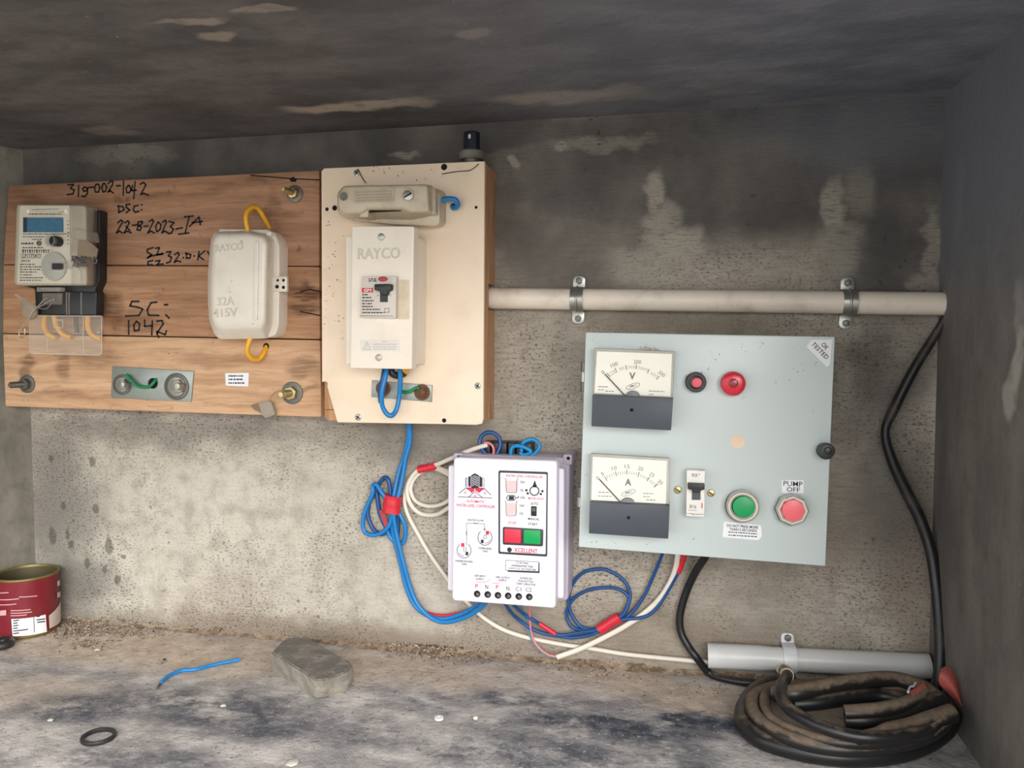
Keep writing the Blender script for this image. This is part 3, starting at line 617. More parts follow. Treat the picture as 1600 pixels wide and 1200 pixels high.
# ================================================================== cream board
WC = .050
root = thing('cream_board', 'cream laminate switch board on a wooden frame', 'board', P(630, 662, 0))
M_CWOOD = wood_material('frame_timber', (176, 130, 94), (200, 156, 118), (130, 86, 60), None, True)
ws = WC - .004
out = quad(WF, [(502, 268), (506, 263), (750, 252), (757, 252), (757, 262), (755, 655), (753, 662), (744, 664), (705, 663), (527, 660), (511, 604), (512, 599), (509, 596), (503, 597)], WC)
g = G(); prism(g, WF, out, ws, WC, .0006); obj('front_sheet', g, M_CREAM, root)
def bar(c, w0, w1, name):
    g = G(); prism(g, WF, c, w0, w1, .001); return obj(name, g, M_CWOOD, root)
f4 = lambda *p: quad(WF, p, WC)
bar(f4((735, 254), (756, 253), (755, 441), (734, 441)), .0005, ws, 'frame_rail')
bar(f4((734, 441), (754.5, 441), (754.5, 483), (734, 483)), .026, ws, 'frame_rail')
bar(f4((734, 483), (754.5, 483), (753.5, 661), (733, 662)), .0005, ws, 'frame_rail')
bar(f4((505, 265), (735, 254), (735, 275), (505, 285)), .0005, ws, 'frame_rail')
bar(f4((504, 285), (525, 284), (525, 640), (504, 641)), .0005, ws, 'frame_rail')
bar(f4((504, 641), (733, 641), (733, 662), (510, 658), (504, 652)), .0005, ws, 'frame_rail')
for x, y in ((557, 270), (746, 603), (559, 652)): screw(root, WF, x, y, 5.2, WC, M_STEEL)
for x, y, q in ((694, 261, 5), (511, 327, 2.8), (744, 324, 2.4), (523, 325, 4), (694, 657, 3.4)): hole(root, WF, x, y, q, WC)
specks(root, WF, [(517, 400), (512, 420), (525, 440), (512, 470), (530, 500), (520, 380), (535, 525), (627, 271), (660, 283), (680, 273), (600, 265), (515, 350), (506, 500), (505, 455), (585, 262), (520, 460)], WC, 1.5, 4, 6)
g = G(); tube(g, wpath([(690, 272), (715, 268), (735, 266), (748, 256)], WC + .001), .0004, 6, 4); tube(g, wpath([(559, 264), (566, 278), (572, 286)], WC + .001), .0005, 6, 4); obj('cobweb', g, M_SPECK, root, kind='stuff')
# plug on top
tp = P(737, 250, .028); zb = P(737, 262, .028).z
root = thing('cable_gland', 'dark blue cable gland plug standing on top of the cream board', 'cable gland', tp)
s_ = WF.rad(737, 240, 1, .028)
zt = P(737, 262, .045).z
cx, cy, cz = tp.x, tp.y, P(740, 262, .028).z - .002
g = G(); lathe(g, (cx, cy, cz), [(0, 0), (14 * s_, 0), (14 * s_, 16 * s_), (0, 16 * s_)], 24); obj('neck', g, M_DKST, root)
g = G(); lathe(g, (cx, cy, cz), [(0, 15 * s_), (18 * s_, 15 * s_), (19.5 * s_, 17 * s_), (19.5 * s_, 26 * s_), (18 * s_, 28 * s_), (0, 28 * s_)], 32); obj('lock_ring', g, mat('grey_gland_plastic', (120, 120, 108), .5, dirt=.3), root)
g = G(); lathe(g, (cx, cy, cz), [(0, 27 * s_), (13 * s_, 27 * s_), (13 * s_, 55 * s_), (11.5 * s_, 57 * s_), (0, 57 * s_)], 8); cap = obj('cap', g, mat('navy_plastic', (20, 26, 44), .4, dirt=.1), root, 25)
g = text(G(), WF, '8', 733.5, 213, 4, 7, .028 + 14 * s_, 0, .03); obj('lettering', g, M_WHITEP, cap, 0)

# rewirable fuse carrier
root = thing('fuse_carrier', 'beige porcelain rewirable fuse above the breaker box', 'fuse', P(615, 345, WC))
g = G(); w1, w2, w3 = WC + .018, WC + .022, WC + .040
loft(g, WF, rnd(quad(WF, [(543, 296), (688, 296), (697, 302), (697, 350), (690, 356), (620, 353), (545, 344), (536, 335)], WC), .003), WC, rnd(quad(WF, [(534, 296), (678, 294), (687, 300), (687, 350), (680, 354), (610, 351), (540, 343), (530, 335)], w1), .003), w1, .002); obj('base', g, M_PORC, root)
g = G(); A = rnd(quad(WF, [(527, 302), (536, 290), (676, 289), (678, 338), (640, 344), (538, 343), (528, 333)], w1), .004); Bq = rnd(quad(WF, [(528, 304), (537, 291), (668, 288), (671, 330), (640, 332), (632, 325), (576, 325), (566, 333), (536, 334), (528, 325)], w3), .003)
A = rnd(quad(WF, [(526, 302), (536, 290), (676, 289), (679, 336), (644, 344), (634, 344), (574, 343), (564, 343), (538, 342), (527, 331)], w1), .003)
loft(g, WF, A, w1 - .001, Bq, w3, .0025, 3); car = obj('carrier', g, M_PORC, root)
g = G(); flat(g, WF, rnd(quad(WF, [(578, 328.5), (628, 327), (628, 330.5), (578, 333)], w3 - .006), .0006), w3 - .004); obj('grip_slot', g, M_DKHOLE, car, 0)
g = G(); prism(g, WF, rnd(quad(WF, [(566, 329), (577, 328), (577, 340), (563, 340)], w3 - .006), .001), w1, w3 - .003, .001); obj('grip_lug', g, M_PORC, car)
g = G(); prism(g, WF, rnd(quad(WF, [(673, 293), (681, 295), (681, 335), (673, 335)], w2 + .004), .002), w1, w2 + .006, .002); obj('end_block', g, M_PORC, root)
k = w3 + .0003; g = G(); L = rnd(quad(WF, [(552, 297), (616, 294), (616, 315), (552, 318)], k), .0008)
prism(g, WF, L, k - .002, k + .0004); pn = obj('name_panel', g, mat('porcelain_panel', (186, 172, 150), .4, dirt=.3), car)
g = G(); 
for y in (300, 304.5, 309, 313): greek(g, WF, 555, 613, y + .6, 2.2, k + .0006, -.04)
obj('lettering', g, mat('faint_porcelain_letters', (160, 148, 128), .5, dirt=0), car, 0)
g = G(); c_ = WF.uv(637, 305, k); q_ = WF.rad(637, 305, 9, k); ring(g, WF, c_, q_ * 1.12, q_ * .85, k - .001, k + .0008, 24, .0003); obj('screw_well', g, M_PORC, car)
g = G(); disc(g, WF, 637, 305, 7.6, k - .001, k + .0006, .0003, 20); sw = obj('terminal_screw', g, M_STEEL, car)
g = G(); c_ = WF.uv(537, 307, k); flat(g, WF, circ(c_, WF.rad(537, 307, 6.5, k), 18), k + .0003); obj('screw_well', g, M_DKST, car, 0)
g = strokes(G(), WF, [[(632, 308), (642, 302)]], .0014, k + .0008); obj('screw_slot', g, M_DKHOLE, car, 0)
wire('fuse_wire', [(680, 316, WC + .012), (690, 313, WC + .012), (700, 310.5, WC + .012), (710, 311.5, WC + .012), (715, 317, WC + .010), (714, 323, WC + .006), (709, 325, WC + .002), (707, 323, WC - .002)], .0026, M_BLUE, 'blue wire curling out of the right end of the porcelain fuse')
hole(bpy.data.objects['cream_board'], WF, 708, 323, 5, WC, 'wire_hole')

# breaker enclosure with breaker
root = thing('breaker_box', 'white plastic breaker enclosure on the cream board', 'breaker box', P(600, 577, WC))
e1, e2 = WC + .034, WC + .041
g = G(); prism(g, WF, rnd(quad(WF, [(560, 375), (667, 376), (665, 569), (560, 568)], WC), .002), WC, e1 - .003, .001); obj('back_box', g, M_WHITEP, root)
g = G(); prism(g, WF, rnd(quad(WF, [(550, 353), (647, 353.5), (643.5, 577), (547, 575.5)], e2), .002), e1 - .006, e2, .0012); cov = obj('cover', g, M_WHITEP, root)
M_EMB2 = mat('white_plastic_edge', (206, 198, 182), .4, dirt=.1)
obj('embossed_lettering', text(G(), WF, 'RAYCO', 592, 396, 68, 17, e2, 0, .012, .0008), M_EMB2, cov, 30)
screw(cov, WF, 595, 370, 5.5, e2, M_STEEL, cross=False); screw(cov, WF, 591, 559, 5.2, e2, M_STEEL, cross=False)
g = G(); flat(g, WF, rect(WF, 622, 437, 640, 499, e2), e2 + .00015); obj('faded_label', g, mat('yellowed_label', (228, 210, 184), .6, dirt=.2, sc=60), cov, 0)
g = G(); flat(g, WF, rect(WF, 563, 531, 624, 549, e2), e2 + .00015); obj('warning_label', g, mat('pale_label', (226, 221, 210), .5, dirt=.05), cov, 0)
g = strokes(G(), WF, [[(567, 546), (573, 534), (579, 546), (567, 546)], [(573, 538), (573, 543)]], .0005, e2 + .0004)
for y, a, b in ((534, 598, 604), (538, 583, 620), (542, 583, 620), (545.5, 583, 618)): greek(g, WF, a, b, y, 1.3, e2 + .0004)
obj('warning_print', g, mat('pale_print', (190, 180, 168), .6, dirt=0), cov, 0)
f1 = e2 + .006
g = G(); prism(g, WF, rnd(quad(WF, [(564.5, 432), (619, 431), (618.5, 497.5), (562, 496)], f1), .001), e2 - .002, f1, .0008)
brk = obj('breaker', g, mat('breaker_grey_white', (216, 206, 196), .4, dirt=.1), root, label='grey white breaker with black toggle')
g = G(); disc(g, WF, 598.5, 436, 1, f1, f1); g = G(); c_ = WF.uv(598.5, 436, f1); q_ = WF.rad(598, 436, 8, f1); loft(g, WF, circ(c_, q_, 20, 0, q_ * .5), f1 - .0005, circ(c_, q_ * .95, 20, 0, q_ * .45), f1 + .0012, .0004); obj('test_button', g, mat('red_button', (176, 52, 58), .4, dirt=.05), brk)
g = G(); prism(g, WF, rnd(rect(WF, 594, 452, 606, 472, f1), .0006), f1 - .0003, f1 + .0006); obj('toggle_slot', g, M_BLACK, brk)
g = G(); prism(g, WF, rnd(quad(WF, [(585, 444), (611, 443.5), (611, 453), (605, 456), (605, 461), (595, 461), (595, 456), (585, 453)], f1 + .006), .0012), f1, f1 + .007, .0012); obj('toggle', g, M_BLACK, brk)
g = G(); flat(g, WF, rect(WF, 565.5, 450, 583, 457, f1), f1 + .0002); obj('brand_patch', g, mat('brand_red', (204, 44, 46), .5, dirt=0), brk, 0)
g = text(G(), WF, 'GM', 574.2, 453.5, 12, 5, f1 + .0004, 0, .02); obj('brand_lettering', g, M_PAPER, brk, 0)
g = G()
for y, a, b in ((460.5, 566, 575), (465, 566, 580), (470, 566, 584), (474.5, 566, 581), (479, 566, 583), (483.5, 566, 594), (488.5, 566, 601), (436, 576, 588), (439, 576, 590)): greek(g, WF, a, b, y, 1.8, f1 + .0002)
strokes(g, WF, [[(562.5, 493.5), (615, 494)], [(601, 482), (608, 482), (608, 488), (601, 488), (601, 482)], [(609, 462), (611, 462)], [(589, 462), (592, 462)]], .0004, f1 + .0002)
obj('lettering', g, M_PRINT, brk, 0)
# wires below the breaker
wire('breaker_wire', [(606, 572, WC + .018), (602, 590, WC + .022), (597, 612, WC + .024), (597, 632, WC + .022), (603, 645, WC + .020), (611, 649.5, WC + .018), (619, 641, WC + .014), (624, 620, WC + .012), (625.5, 600, WC + .014), (625, 572, WC + .018)], .0024, M_BLUE, 'bright blue wire looping below the breaker box')
wire('breaker_wire', [(601, 572, WC + .010), (598, 590, WC + .014), (594, 607, WC + .013), (593.5, 618, WC + .010), (594, 628, WC - .002)], .0022, M_DBLUE, 'darker blue wire going into the board beneath the breaker box')
wire('breaker_wire', [(612, 570, WC + .012), (612, 582, WC + .014), (622, 587, WC + .010), (632, 583, WC + .004)], .0036, M_BLACK, 'short thick black wire under the breaker box')
wire('breaker_wire', [(630, 570, WC + .016), (632, 578, WC + .016), (636, 582, WC + .010)], .0024, M_YEL, 'short yellow wire end under the breaker box')
earth_plate('small earthing plate below the breaker box on the cream board', [(582, 594), (676, 602), (675, 628), (581, 620)], WC,
    [(659, 613, 12.5, M_RUST, M_RUST), (598, 607, 11.5, M_RUST, M_RUST)], None,
    [(624, 611, WC + .003), (634, 613, WC + .005), (642, 611, WC + .006), (650, 606, WC + .006), (656, 607, WC + .006)])

# ================================================================== conduit pipe along the wall
M_PVC = mat('dirty_white_conduit', (236, 222, 206), .4, dirt=.35, dcol=(128, 98, 76), sc=38)
rp = .0106; wp = .0125
A, Bp = P(766, 466, wp), P(1476, 474.5, wp)
def pipe_geo(A, B, r, th=.0016, n=28, bell=None):
    g = G(); ax = (B - A).normalized(); u = Vector((0, -1, 0)); u = (u - ax * u.dot(ax)).normalized(); v = ax.cross(u)
    prof = [(A, r - th), (A, r), (B, r), (B, r - th)]; m = 4; V, F = [], []
    if bell: q = A + ax * bell; prof = [(A, r - th + .0008), (A, r + .0008), (q, r + .0008), (q + ax * .008, r), (B, r), (B, r - th)]; m = 6
    for i in range(n):
        t = 2 * math.pi * i / n
        for p, k in prof: V.append(p + u * math.cos(t) * k + v * math.sin(t) * k)
    for i in range(n):
        for j in range(m): F.append([i * m + j, i * m + (j + 1) % m, ((i + 1) % n) * m + (j + 1) % m, ((i + 1) % n) * m + j])
    return g.add(V, F)
obj('conduit_pipe', pipe_geo(A, Bp, rp), M_PVC, None, 40, 'white plastic conduit running right from the cream board', 'pipe')
def saddle(c, ax, r, wd, mt, label, ears, earlen, sm):
    """strap bent over a pipe: c centre of pipe"""
    root = thing('pipe_saddle', label, 'pipe clamp', Vector((c.x, 0, c.z - r - earlen)), None)
    up = Vector((0, -1, 0)).cross(ax).normalized(); up = up if up.z > 0 else -up; o = Vector((0, -1, 0)); th = .0016
    g = G(); V, F = [], []; dw = -c.y - .0010; path = []
    for k in (r + .0002, r + th):
        L = []
        if -1 in ears: L.append((-dw, -k))
        L += [(k * math.cos(t), k * math.sin(t)) for t in [-math.pi / 2 + math.pi * i / 20 for i in range(21)]]
        if 1 in ears: L.append((-dw, k))
        path.append(L)
    n = len(path[0]) - 1
    for i in range(n + 1):
        for s in (-1, 1):
            for L in path: V.append(c + ax * (s * wd / 2) + o * L[i][0] + up * L[i][1])
    for i in range(n):
        a, b = i * 4, i * 4 + 4
        F += [[a + 1, a + 3, b + 3, b + 1], [a, b, b + 2, a + 2], [a, a + 1, b + 1, b], [a + 2, b + 2, b + 3, a + 3]]
    F += [[0, 2, 3, 1], [n * 4, n * 4 + 1, n * 4 + 3, n * 4 + 2]]
    g.add(V, F); st = obj('strap', g, mt, root, 40)
    if sm:
        g = G(); tube(g, [c + o * math.cos(t) * (r + th) + up * math.sin(t) * (r + th) for t in [(-1.5 + 3.0 * i / 14) for i in range(15)]], .0012, 8, 1); obj('strap_rib', g, mt, st, 60)
    for e in ears:
        cc = c + up * e * (r + .0002 + earlen / 2)
        fr_ = Fr(cc.x, cc.z, math.atan2(ax.z, ax.x)); hw = wd / 2
        g = G(); q = rnd([(-hw, -earlen / 2 * e), (hw, -earlen / 2 * e), (hw, earlen / 2 * e), (-hw, earlen / 2 * e)], [0, 0, hw * .95, hw * .95], 5)
        prism(g, fr_, q, .0002, .0026, .0004); er = obj('ear', g, mt, root)
        g = G(); prism(g, fr_, circ((0, earlen * .1 * e), wd * .27, 6, .4), .0024, .0062, .0006); obj('bolt_head', g, M_DKST, er)
    return root
axp = (Bp - A).normalized()
def onpipe(A, B, px, w):
    best = min((abs((lambda p: p - px)((lambda q: 800 + FPX * q.x / -q.z)(CM.transposed() @ (A.lerp(B, t / 400) - CP)))), t / 400) for t in range(401)); return A.lerp(B, best[1])
saddle(onpipe(A, Bp, 902, wp), axp, rp, .0125, M_STEEL, 'zinc pipe clamp on the white conduit nearer the cream board', (1, -1), .0135, True)
saddle(onpipe(A, Bp, 1327, wp), axp, rp, .0125, M_STEEL, 'zinc pipe clamp on the white conduit nearer the dark corner', (1, -1), .0135, True)
g = G()
for i in range(60):
    t = random.uniform(0, 6.28); c = P(1478 + random.gauss(0, 3), 474 + random.gauss(0, 9), .006 + random.random() * .014)
    q = random.uniform(.0015, .0035); n0 = len(g.v)
    g.add([c + Vector((random.uniform(-q, q), random.uniform(-q, q), random.uniform(-q, q))) for _ in range(4)], [[0, 1, 2], [0, 2, 3], [0, 3, 1], [1, 3, 2]])
obj('mortar_crumbs', g, M_DUST, None, 0, 'cement crumbs packed around the conduit end in the corner', 'mortar', kind='stuff')

# black cable dropping from the conduit to the coil
pts = [(1468, 476, .0125), (1481, 483, .014), (1472, 505, .012), (1457, 530, .010), (1427, 579, .010), (1398, 637, .010), (1383, 675, .012), (1394, 720, .012), (1416, 768, .012), (1438, 812, .014), (1454, 860, .018), (1462, 909, .024), (1467, 963, .032), (1469, 1023, .042), (1466, 1060, .048), (1455, 1095, .052)]
g = tube(G(), wpath(pts), [.0034, .0034, .0036, .0040, .0044, .0046, .0038, .0048, .0052, .0052, .005, .005, .005, .005, .005, .005], 14, 6)
obj('power_cable', g, M_BCAB, None, 60, 'black taped cable hanging from the conduit end down the corner', 'cable')

# ================================================================== pump control panel
WD = .085
dc = [(915, 519), (1305, 526), (1290, 885), (904, 855)]
PF = frame_of(dc, WD)
root = thing('control_panel', 'pale grey pump control panel with two dial meters', 'control panel', PF.pt(0, PF.uv(1097, 870, WD)[1], 0))
M_PANEL = mat('pale_grey_enamel', (198, 207, 205), .32, dirt=.05, sc=14, dcol=(150, 158, 156))
q = quad(PF, dc, WD); L_ = (q[0][0] + q[3][0]) / 2; R_ = (q[1][0] + q[2][0]) / 2; T_ = (q[0][1] + q[1][1]) / 2; B_ = (q[2][1] + q[3][1]) / 2
g = G(); prism(g, PF, [(L_ + .006, T_ - .003), (R_ - .005, T_ - .003), (R_ - .005, B_ + .004), (L_ + .006, B_ + .004)], .0005, WD - .014, .001); obj('case', g, M_PANEL, root)
g = G(); prism(g, PF, rnd(q, .0012, 2), WD - .016, WD, .0012, 2); door = obj('door', g, M_PANEL, root)
for y0, x0 in ((589, 909), (784, 902)):
    for i in range(3):
        c = PF.uv(x0, y0 - 16 + 16 * i, WD - .012); h_ = PF.rad(x0, y0, 8, WD) * .96
        g = G(); tube(g, [PF.pt(L_ - .0016, c[1] - h_, WD - .012), PF.pt(L_ - .0016, c[1] + h_, WD - .012)], .0028, 12, 1); obj('hinge_knuckle', g, M_DKST if i != 1 else M_STEEL, root, 40)
# door lock knob
g = G(); disc(g, PF, 1291, 706, 13, WD - .001, WD + .010, .001, 12); disc(g, PF, 1293, 705, 12, WD + .009, WD + .018, .0015, 24); kn = obj('lock_knob', g, M_BLACK, root)
g = G(); disc(g, PF, 1294.5, 704.5, 5.5, WD + .0175, WD + .021, .001, 18); obj('knob_centre', g, M_BLACK, kn)
# stickers
def sticker(px, wd, name, mt=M_PAPER, r=.0008):
    g = G(); prism(g, PF, rnd(quad(PF, px, WD), r, 2), WD - .0002, WD + .0003); return obj(name, g, mt, root, 0)
s = sticker([(1268, 531), (1300, 531), (1297, 569), (1292, 573.5), (1260, 541.5)], WD, 'sticker', mat('sticker_grey_white', (224, 224, 226), .5, dirt=.05))
g = text(G(), PF, 'OK', 1289, 541, 12, 7.5, WD + .0005, -46, .01); text(g, PF, 'TESTED', 1281.5, 548, 34, 7, WD + .0005, -45, .01); obj('lettering', g, M_PRINT, s, 0)
s = sticker([(1221.5, 750), (1255.5, 750.5), (1255.5, 771), (1222, 770)], WD, 'sticker')
g = text(G(), PF, 'PUMP', 1239, 756, 29, 8, WD + .0005, 0, .005); text(g, PF, 'OFF', 1239.5, 765, 20, 7.5, WD + .0005, 0, .005); obj('lettering', g, M_PRINT, s, 0)
s = sticker([(1131, 815), (1189, 821), (1190.5, 838), (1185, 844), (1129, 839)], WD, 'sticker')
g = text(G(), PF, 'DO NOT PRESS MORE', 1160, 822.5, 48, 4.4, WD + .0005, 0, .02); text(g, PF, 'THAN 5 SECONDS', 1161, 828, 42, 4.2, WD + .0005, 0, .02); greek(g, PF, 1138, 1184, 831.2, 1.5, WD + .0005, .07); greek(g, PF, 1138, 1184, 836, 1.5, WD + .0005, .06); obj('lettering', g, M_PRINT, s, 0)
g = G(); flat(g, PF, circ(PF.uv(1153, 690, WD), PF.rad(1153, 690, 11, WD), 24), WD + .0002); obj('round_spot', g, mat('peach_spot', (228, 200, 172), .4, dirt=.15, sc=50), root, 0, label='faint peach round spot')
# pilot push button and red lamp
def ringdisc(fr, x, y, ro, ri, w0, w1, mt, name, par, n=36, bev=.0006):
    g = G(); c = fr.uv(x, y, w1); ring(g, fr, c, fr.rad(x, y, ro, w1), fr.rad(x, y, ri, w1), w0, w1, n, bev); return obj(name, g, mt, par)
pb = ringdisc(PF, 1087.5, 597.5, 16, 9.5, WD - .0005, WD + .008, M_BLACK, 'indicator', root)
ringdisc(PF, 1086, 597, 16.6, 15, WD - .0005, WD + .003, M_STEEL, 'indicator_rim', pb)
g = G(); disc(g, PF, 1089, 598, 8.4, WD, WD + .0095, .0015, 24); obj('indicator_cap', g, mat('pink_cap', (226, 92, 104), .35, dirt=.05), pb)
g = G(); disc(g, PF, 1146, 600, 19.5, WD - .0005, WD + .012, .0035, 40); lp = obj('pilot_lamp', g, mat('red_lens', (206, 22, 50), .18, dirt=.03), root, label='round red pilot lamp')
g = G(); disc(g, PF, 1146, 599, 8, WD + .010, WD + .0128, .0012, 8, .39); obj('lamp_core', g, mat('dark_red_lens', (150, 20, 36), .2, dirt=.03), lp)
# small breaker
k0 = WD + .012
g = G(); prism(g, PF, rnd(quad(PF, [(1073, 734.5), (1101.5, 736), (1100.5, 808), (1072, 806.5)], k0), .0006), WD - .001, k0, .0008); mb = obj('breaker', g, mat('breaker_white', (232, 228, 220), .4, dirt=.06), root, label='narrow white breaker with black lever')
g = G(); prism(g, PF, rnd(rect(PF, 1081, 757, 1094.5, 781, k0), .0004), k0 - .001, k0 + .0006); obj('lever_slot', g, mat('dark_slot', (70, 76, 78), .5, dirt=.1), mb)
g = G(); prism(g, PF, rnd(quad(PF, [(1074.5, 755.5), (1101, 756.5), (1101, 765), (1095, 766), (1094.5, 770), (1081.5, 769), (1081, 765.5), (1074.5, 764)], k0 + .006), .0008), k0, k0 + .007, .001); obj('lever', g, M_BLACK, mb)
g = text(G(), PF, 'RX', 1086, 742.5, 9, 5.5, k0 + .0003); text(g, PF, '3', 1092.5, 741, 2, 3, k0 + .0003); text(g, PF, 'B16', 1083, 791.5, 10, 6, k0 + .0003); text(g, PF, 'legrand', 1086.5, 803.5, 14, 3.6, k0 + .0003)
strokes(g, PF, [[(1074, 802.5), (1078, 802.7)], [(1095, 803.6), (1099, 803.8)], [(1076, 797), (1088, 797.5)]], .0004, k0 + .0003); obj('lettering', g, M_GREYP, mb, 0)
g = G(); flat(g, PF, rect(PF, 1096, 786, 1097.6, 794, k0), k0 + .0003); obj('status_mark', g, M_REDP, mb, 0)
for x, y in ((1059, 766), (1111, 771)): screw(root, PF, x, y, 6, WD, M_BRASS, 'panel_screw', False, .002)
# push buttons
for x, y, mt, lb, n in ((1161, 792, mat('green_cap', (0, 150, 84), .35, dirt=.03), 'green start button', 40), (1238.5, 797.5, mat('pink_red_cap', (236, 104, 112), .35, dirt=.03), 'pale red stop button', 8)):
    b = ringdisc(PF, x - 1.5, y - .5, 26, 15, WD - .0005, WD + .005, M_DKST, 'push_button', root, n); b['label'] = lb
    g = G(); c = PF.uv(x, y, WD + .011); ring(g, PF, c, PF.rad(x, y, 25, WD), PF.rad(x, y, 17.2, WD), WD + .004, WD + .012, n, .0016); obj('bezel', g, mat('chrome_bezel', (206, 198, 186), .3, .35, dirt=.1), b)
    g = G(); disc(g, PF, x + 1, y + .5, 17, WD + .004, WD + .0115, .0006, 40); obj('button_cap', g, mt, b)
# the two dial meters
def dial_meter(name, fr_c, dial, blk, hol, ticks, labs, unit, logo, needle, piv, lb, tiny):
    w1, w2, w3 = WD + .012, WD + .018, WD + .022
    g = G(); loft(g, PF, rnd(quad(PF, fr_c, WD + .004), .001), WD - .001, rnd(quad(PF, fr_c, w1), .001), w1, .001); m = obj(name, g, mat('meter_frame_grey', (176, 174, 164), .4, dirt=.2), root); m['label'] = lb
    g = G(); flat(g, PF, quad(PF, dial, w1), w1 + .0003); fc = obj('dial_face', g, mat('dial_ivory', (240, 236, 222), .45, dirt=.03), m, 0)
    e = w1 + .0006
    g = strokes(G(), PF, ticks[0], .0007, e); strokes(g, PF, ticks[1], .00035, e)
    for t_, x, y, rot in labs: text(g, PF, t_, x, y, 3.6 * len(t_) + .6, 6, e, rot, 0)
    text(g, PF, unit[0], unit[1], unit[2], 10, 11, e, 0, .035)
    el = [(logo[0] + 11 * math.cos(a) * .97 + 4 * math.sin(a) * .2, logo[1] - (4.4 * math.sin(a)) * .97 - 11 * math.cos(a) * .26) for a in [i * .3 for i in range(22)]]
    strokes(g, PF, [el], .0004, e); text(g, PF, 'JMC', logo[0], logo[1], 12, 4.5, e, 14, .01, 0, .3)
    for x0, x1, y in tiny: greek(g, PF, x0, x1, y, 1.2, e, .03)
    obj('dial_print', g, M_GREYP, m, 0)
    g = strokes(G(), PF, [needle], .0009, e + .002); obj('needle', g, M_PRINT, m, 0)
    g = G(); c = PF.uv(*piv, w1); q_ = PF.rad(*piv, 10, w1); prism(g, PF, circ(c, q_, 24, 0, q_ * .7), w1, w1 + .004, .001); obj('needle_hub', g, mat('hub_grey', (120, 122, 122), .5), m)
    g = G(); prism(g, PF, rnd(quad(PF, blk, w3), .0006), WD, w3, .0008); bk = obj('lower_cover', g, mat('slate_plastic', (66, 72, 80), .45, dirt=.08), m)
    g = G(); flat(g, PF, circ(PF.uv(*hol, w3), PF.rad(*hol, 2.8, w3), 14), w3 + .0002); obj('zero_screw', g, M_DKHOLE, m, 0)
    return m
def arc_ticks(cx, cy, r0, r1, a0, a1, n, tf):
    out = []
    for i in range(n + 1):
        a = R(a0 + (a1 - a0) * i / n); out.append([(cx + r0 * math.cos(a), cy - r0 * math.sin(a) * tf), (cx + r1 * math.cos(a), cy - r1 * math.sin(a) * tf)])
    return out
vt = lambda pts, l: [[(x, y), (x + dx * l, y + dy * l)] for x, y, dx, dy in pts]
maj = vt([(948.6, 583, .7, .9), (961, 575.5, .45, 1), (978, 571, .2, 1), (994.5, 570, -.05, 1), (1014, 577, -.35, 1), (1030, 588, -.65, .8)], 6)
mnr = vt([(965 + i * 2.9, 575.5 - i * .8, .35, 1) for i in range(1, 4)] + [(980 + i * 3, 571.5, .1, 1) for i in range(1, 5)] + [(996 + i * 3, 571.3 + i * .9, -.2, 1) for i in range(1, 6)] + [(1016 + i * 2.8, 579.5 + i * 1.7, -.5, 1) for i in range(1, 5)], 4)
strip = [[(952, 583), (959, 579), (961, 582), (954, 587)]]
dial_meter('voltmeter', [(929, 543.5), (1054.5, 549), (1051.5, 622), (926, 617)], [(933, 549), (1050, 553), (1047.6, 619.6), (928.8, 614)], [(925.6, 617), (1051.5, 622.5), (1048.4, 672.6), (924, 666)], (987, 640.5),
    (maj, mnr + strip), [('0', 942, 581.6, 38), ('100', 959.7, 569.7, 24), ('200', 996, 565.5, -2), ('300', 1034, 584, -38)], ('V', 988, 587.4), (989, 603.5), [(945.4, 584.7), (975.5, 617)], (989, 617), 'voltmeter dial reading zero',
    [(935, 951, 604), (935, 943, 609), (946, 960, 611), (1014, 1040, 611), (1014, 1022, 616)])
maj = vt([(936.5, 748.5, .8, .9), (945, 745, .55, .9), (961.5, 737, .3, 1), (979.5, 734.5, 0, 1), (998.8, 738, -.3, 1), (1015, 745.5, -.6, .9), (1028, 756, -.9, .8)], 6.5)
mnr = vt([(945 + i * 3.3, 744.6 - i * 1.5, .4, 1) for i in range(1, 5)] + [(962 + i * 3.5, 738 - i * .4, .15, 1) for i in range(1, 5)] + [(980 + i * 3.7, 736 + i * .6, -.15, 1) for i in range(1, 5)] + [(999 + i * 3.2, 740 + i * 1.4, -.45, 1) for i in range(1, 5)] + [(1015 + i * 2.6, 748 + i * 2, -.7, .9) for i in range(1, 5)], 4)
dial_meter('ammeter', [(923, 708.5), (1046, 716), (1046, 792), (921.5, 785)], [(926.4, 713.8), (1042, 720), (1040.5, 787.4), (924, 782)], [(921.7, 784.5), (1046, 791), (1044, 842), (920, 833.5)], (982, 808.8),
    (maj, mnr), [('0', 934, 747, 38), ('5', 941.5, 740.7, 28), ('10', 959.7, 731.5, 14), ('15', 980, 729, 0), ('20', 1001, 732.4, -14), ('25', 1018.6, 741.5, -30), ('30', 1031.7, 753.4, -40)], ('A', 981.5, 753.4), (982, 770), [(937.5, 750), (968.4, 783.4)], (981, 784), 'ammeter dial reading zero',
    [(935, 951, 769), (935, 957, 775), (1005, 1022, 771), (1005, 1015, 776), (1010, 1024, 781)])
specks(root, PF, [(1105, 575), (1120, 562), (1095, 580), (1165, 535), (1190, 537), (1188, 538), (1170, 550), (1212, 597), (1228, 590), (1246, 580), (1258, 573), (1275, 563), (1160, 621), (930, 532), (1238, 540), (930, 845), (960, 841), (1012, 850), (1086, 843), (918, 740), (1060, 600), (1072, 585)], WD, 1.3, 2, 3)
g = G(); tube(g, [PF.pt(*PF.uv(1048, 655, WD + .01), WD + .010), PF.pt(*PF.uv(1053, 660, WD + .01), WD + .010)], .0006, 6, 1); 
g = G()
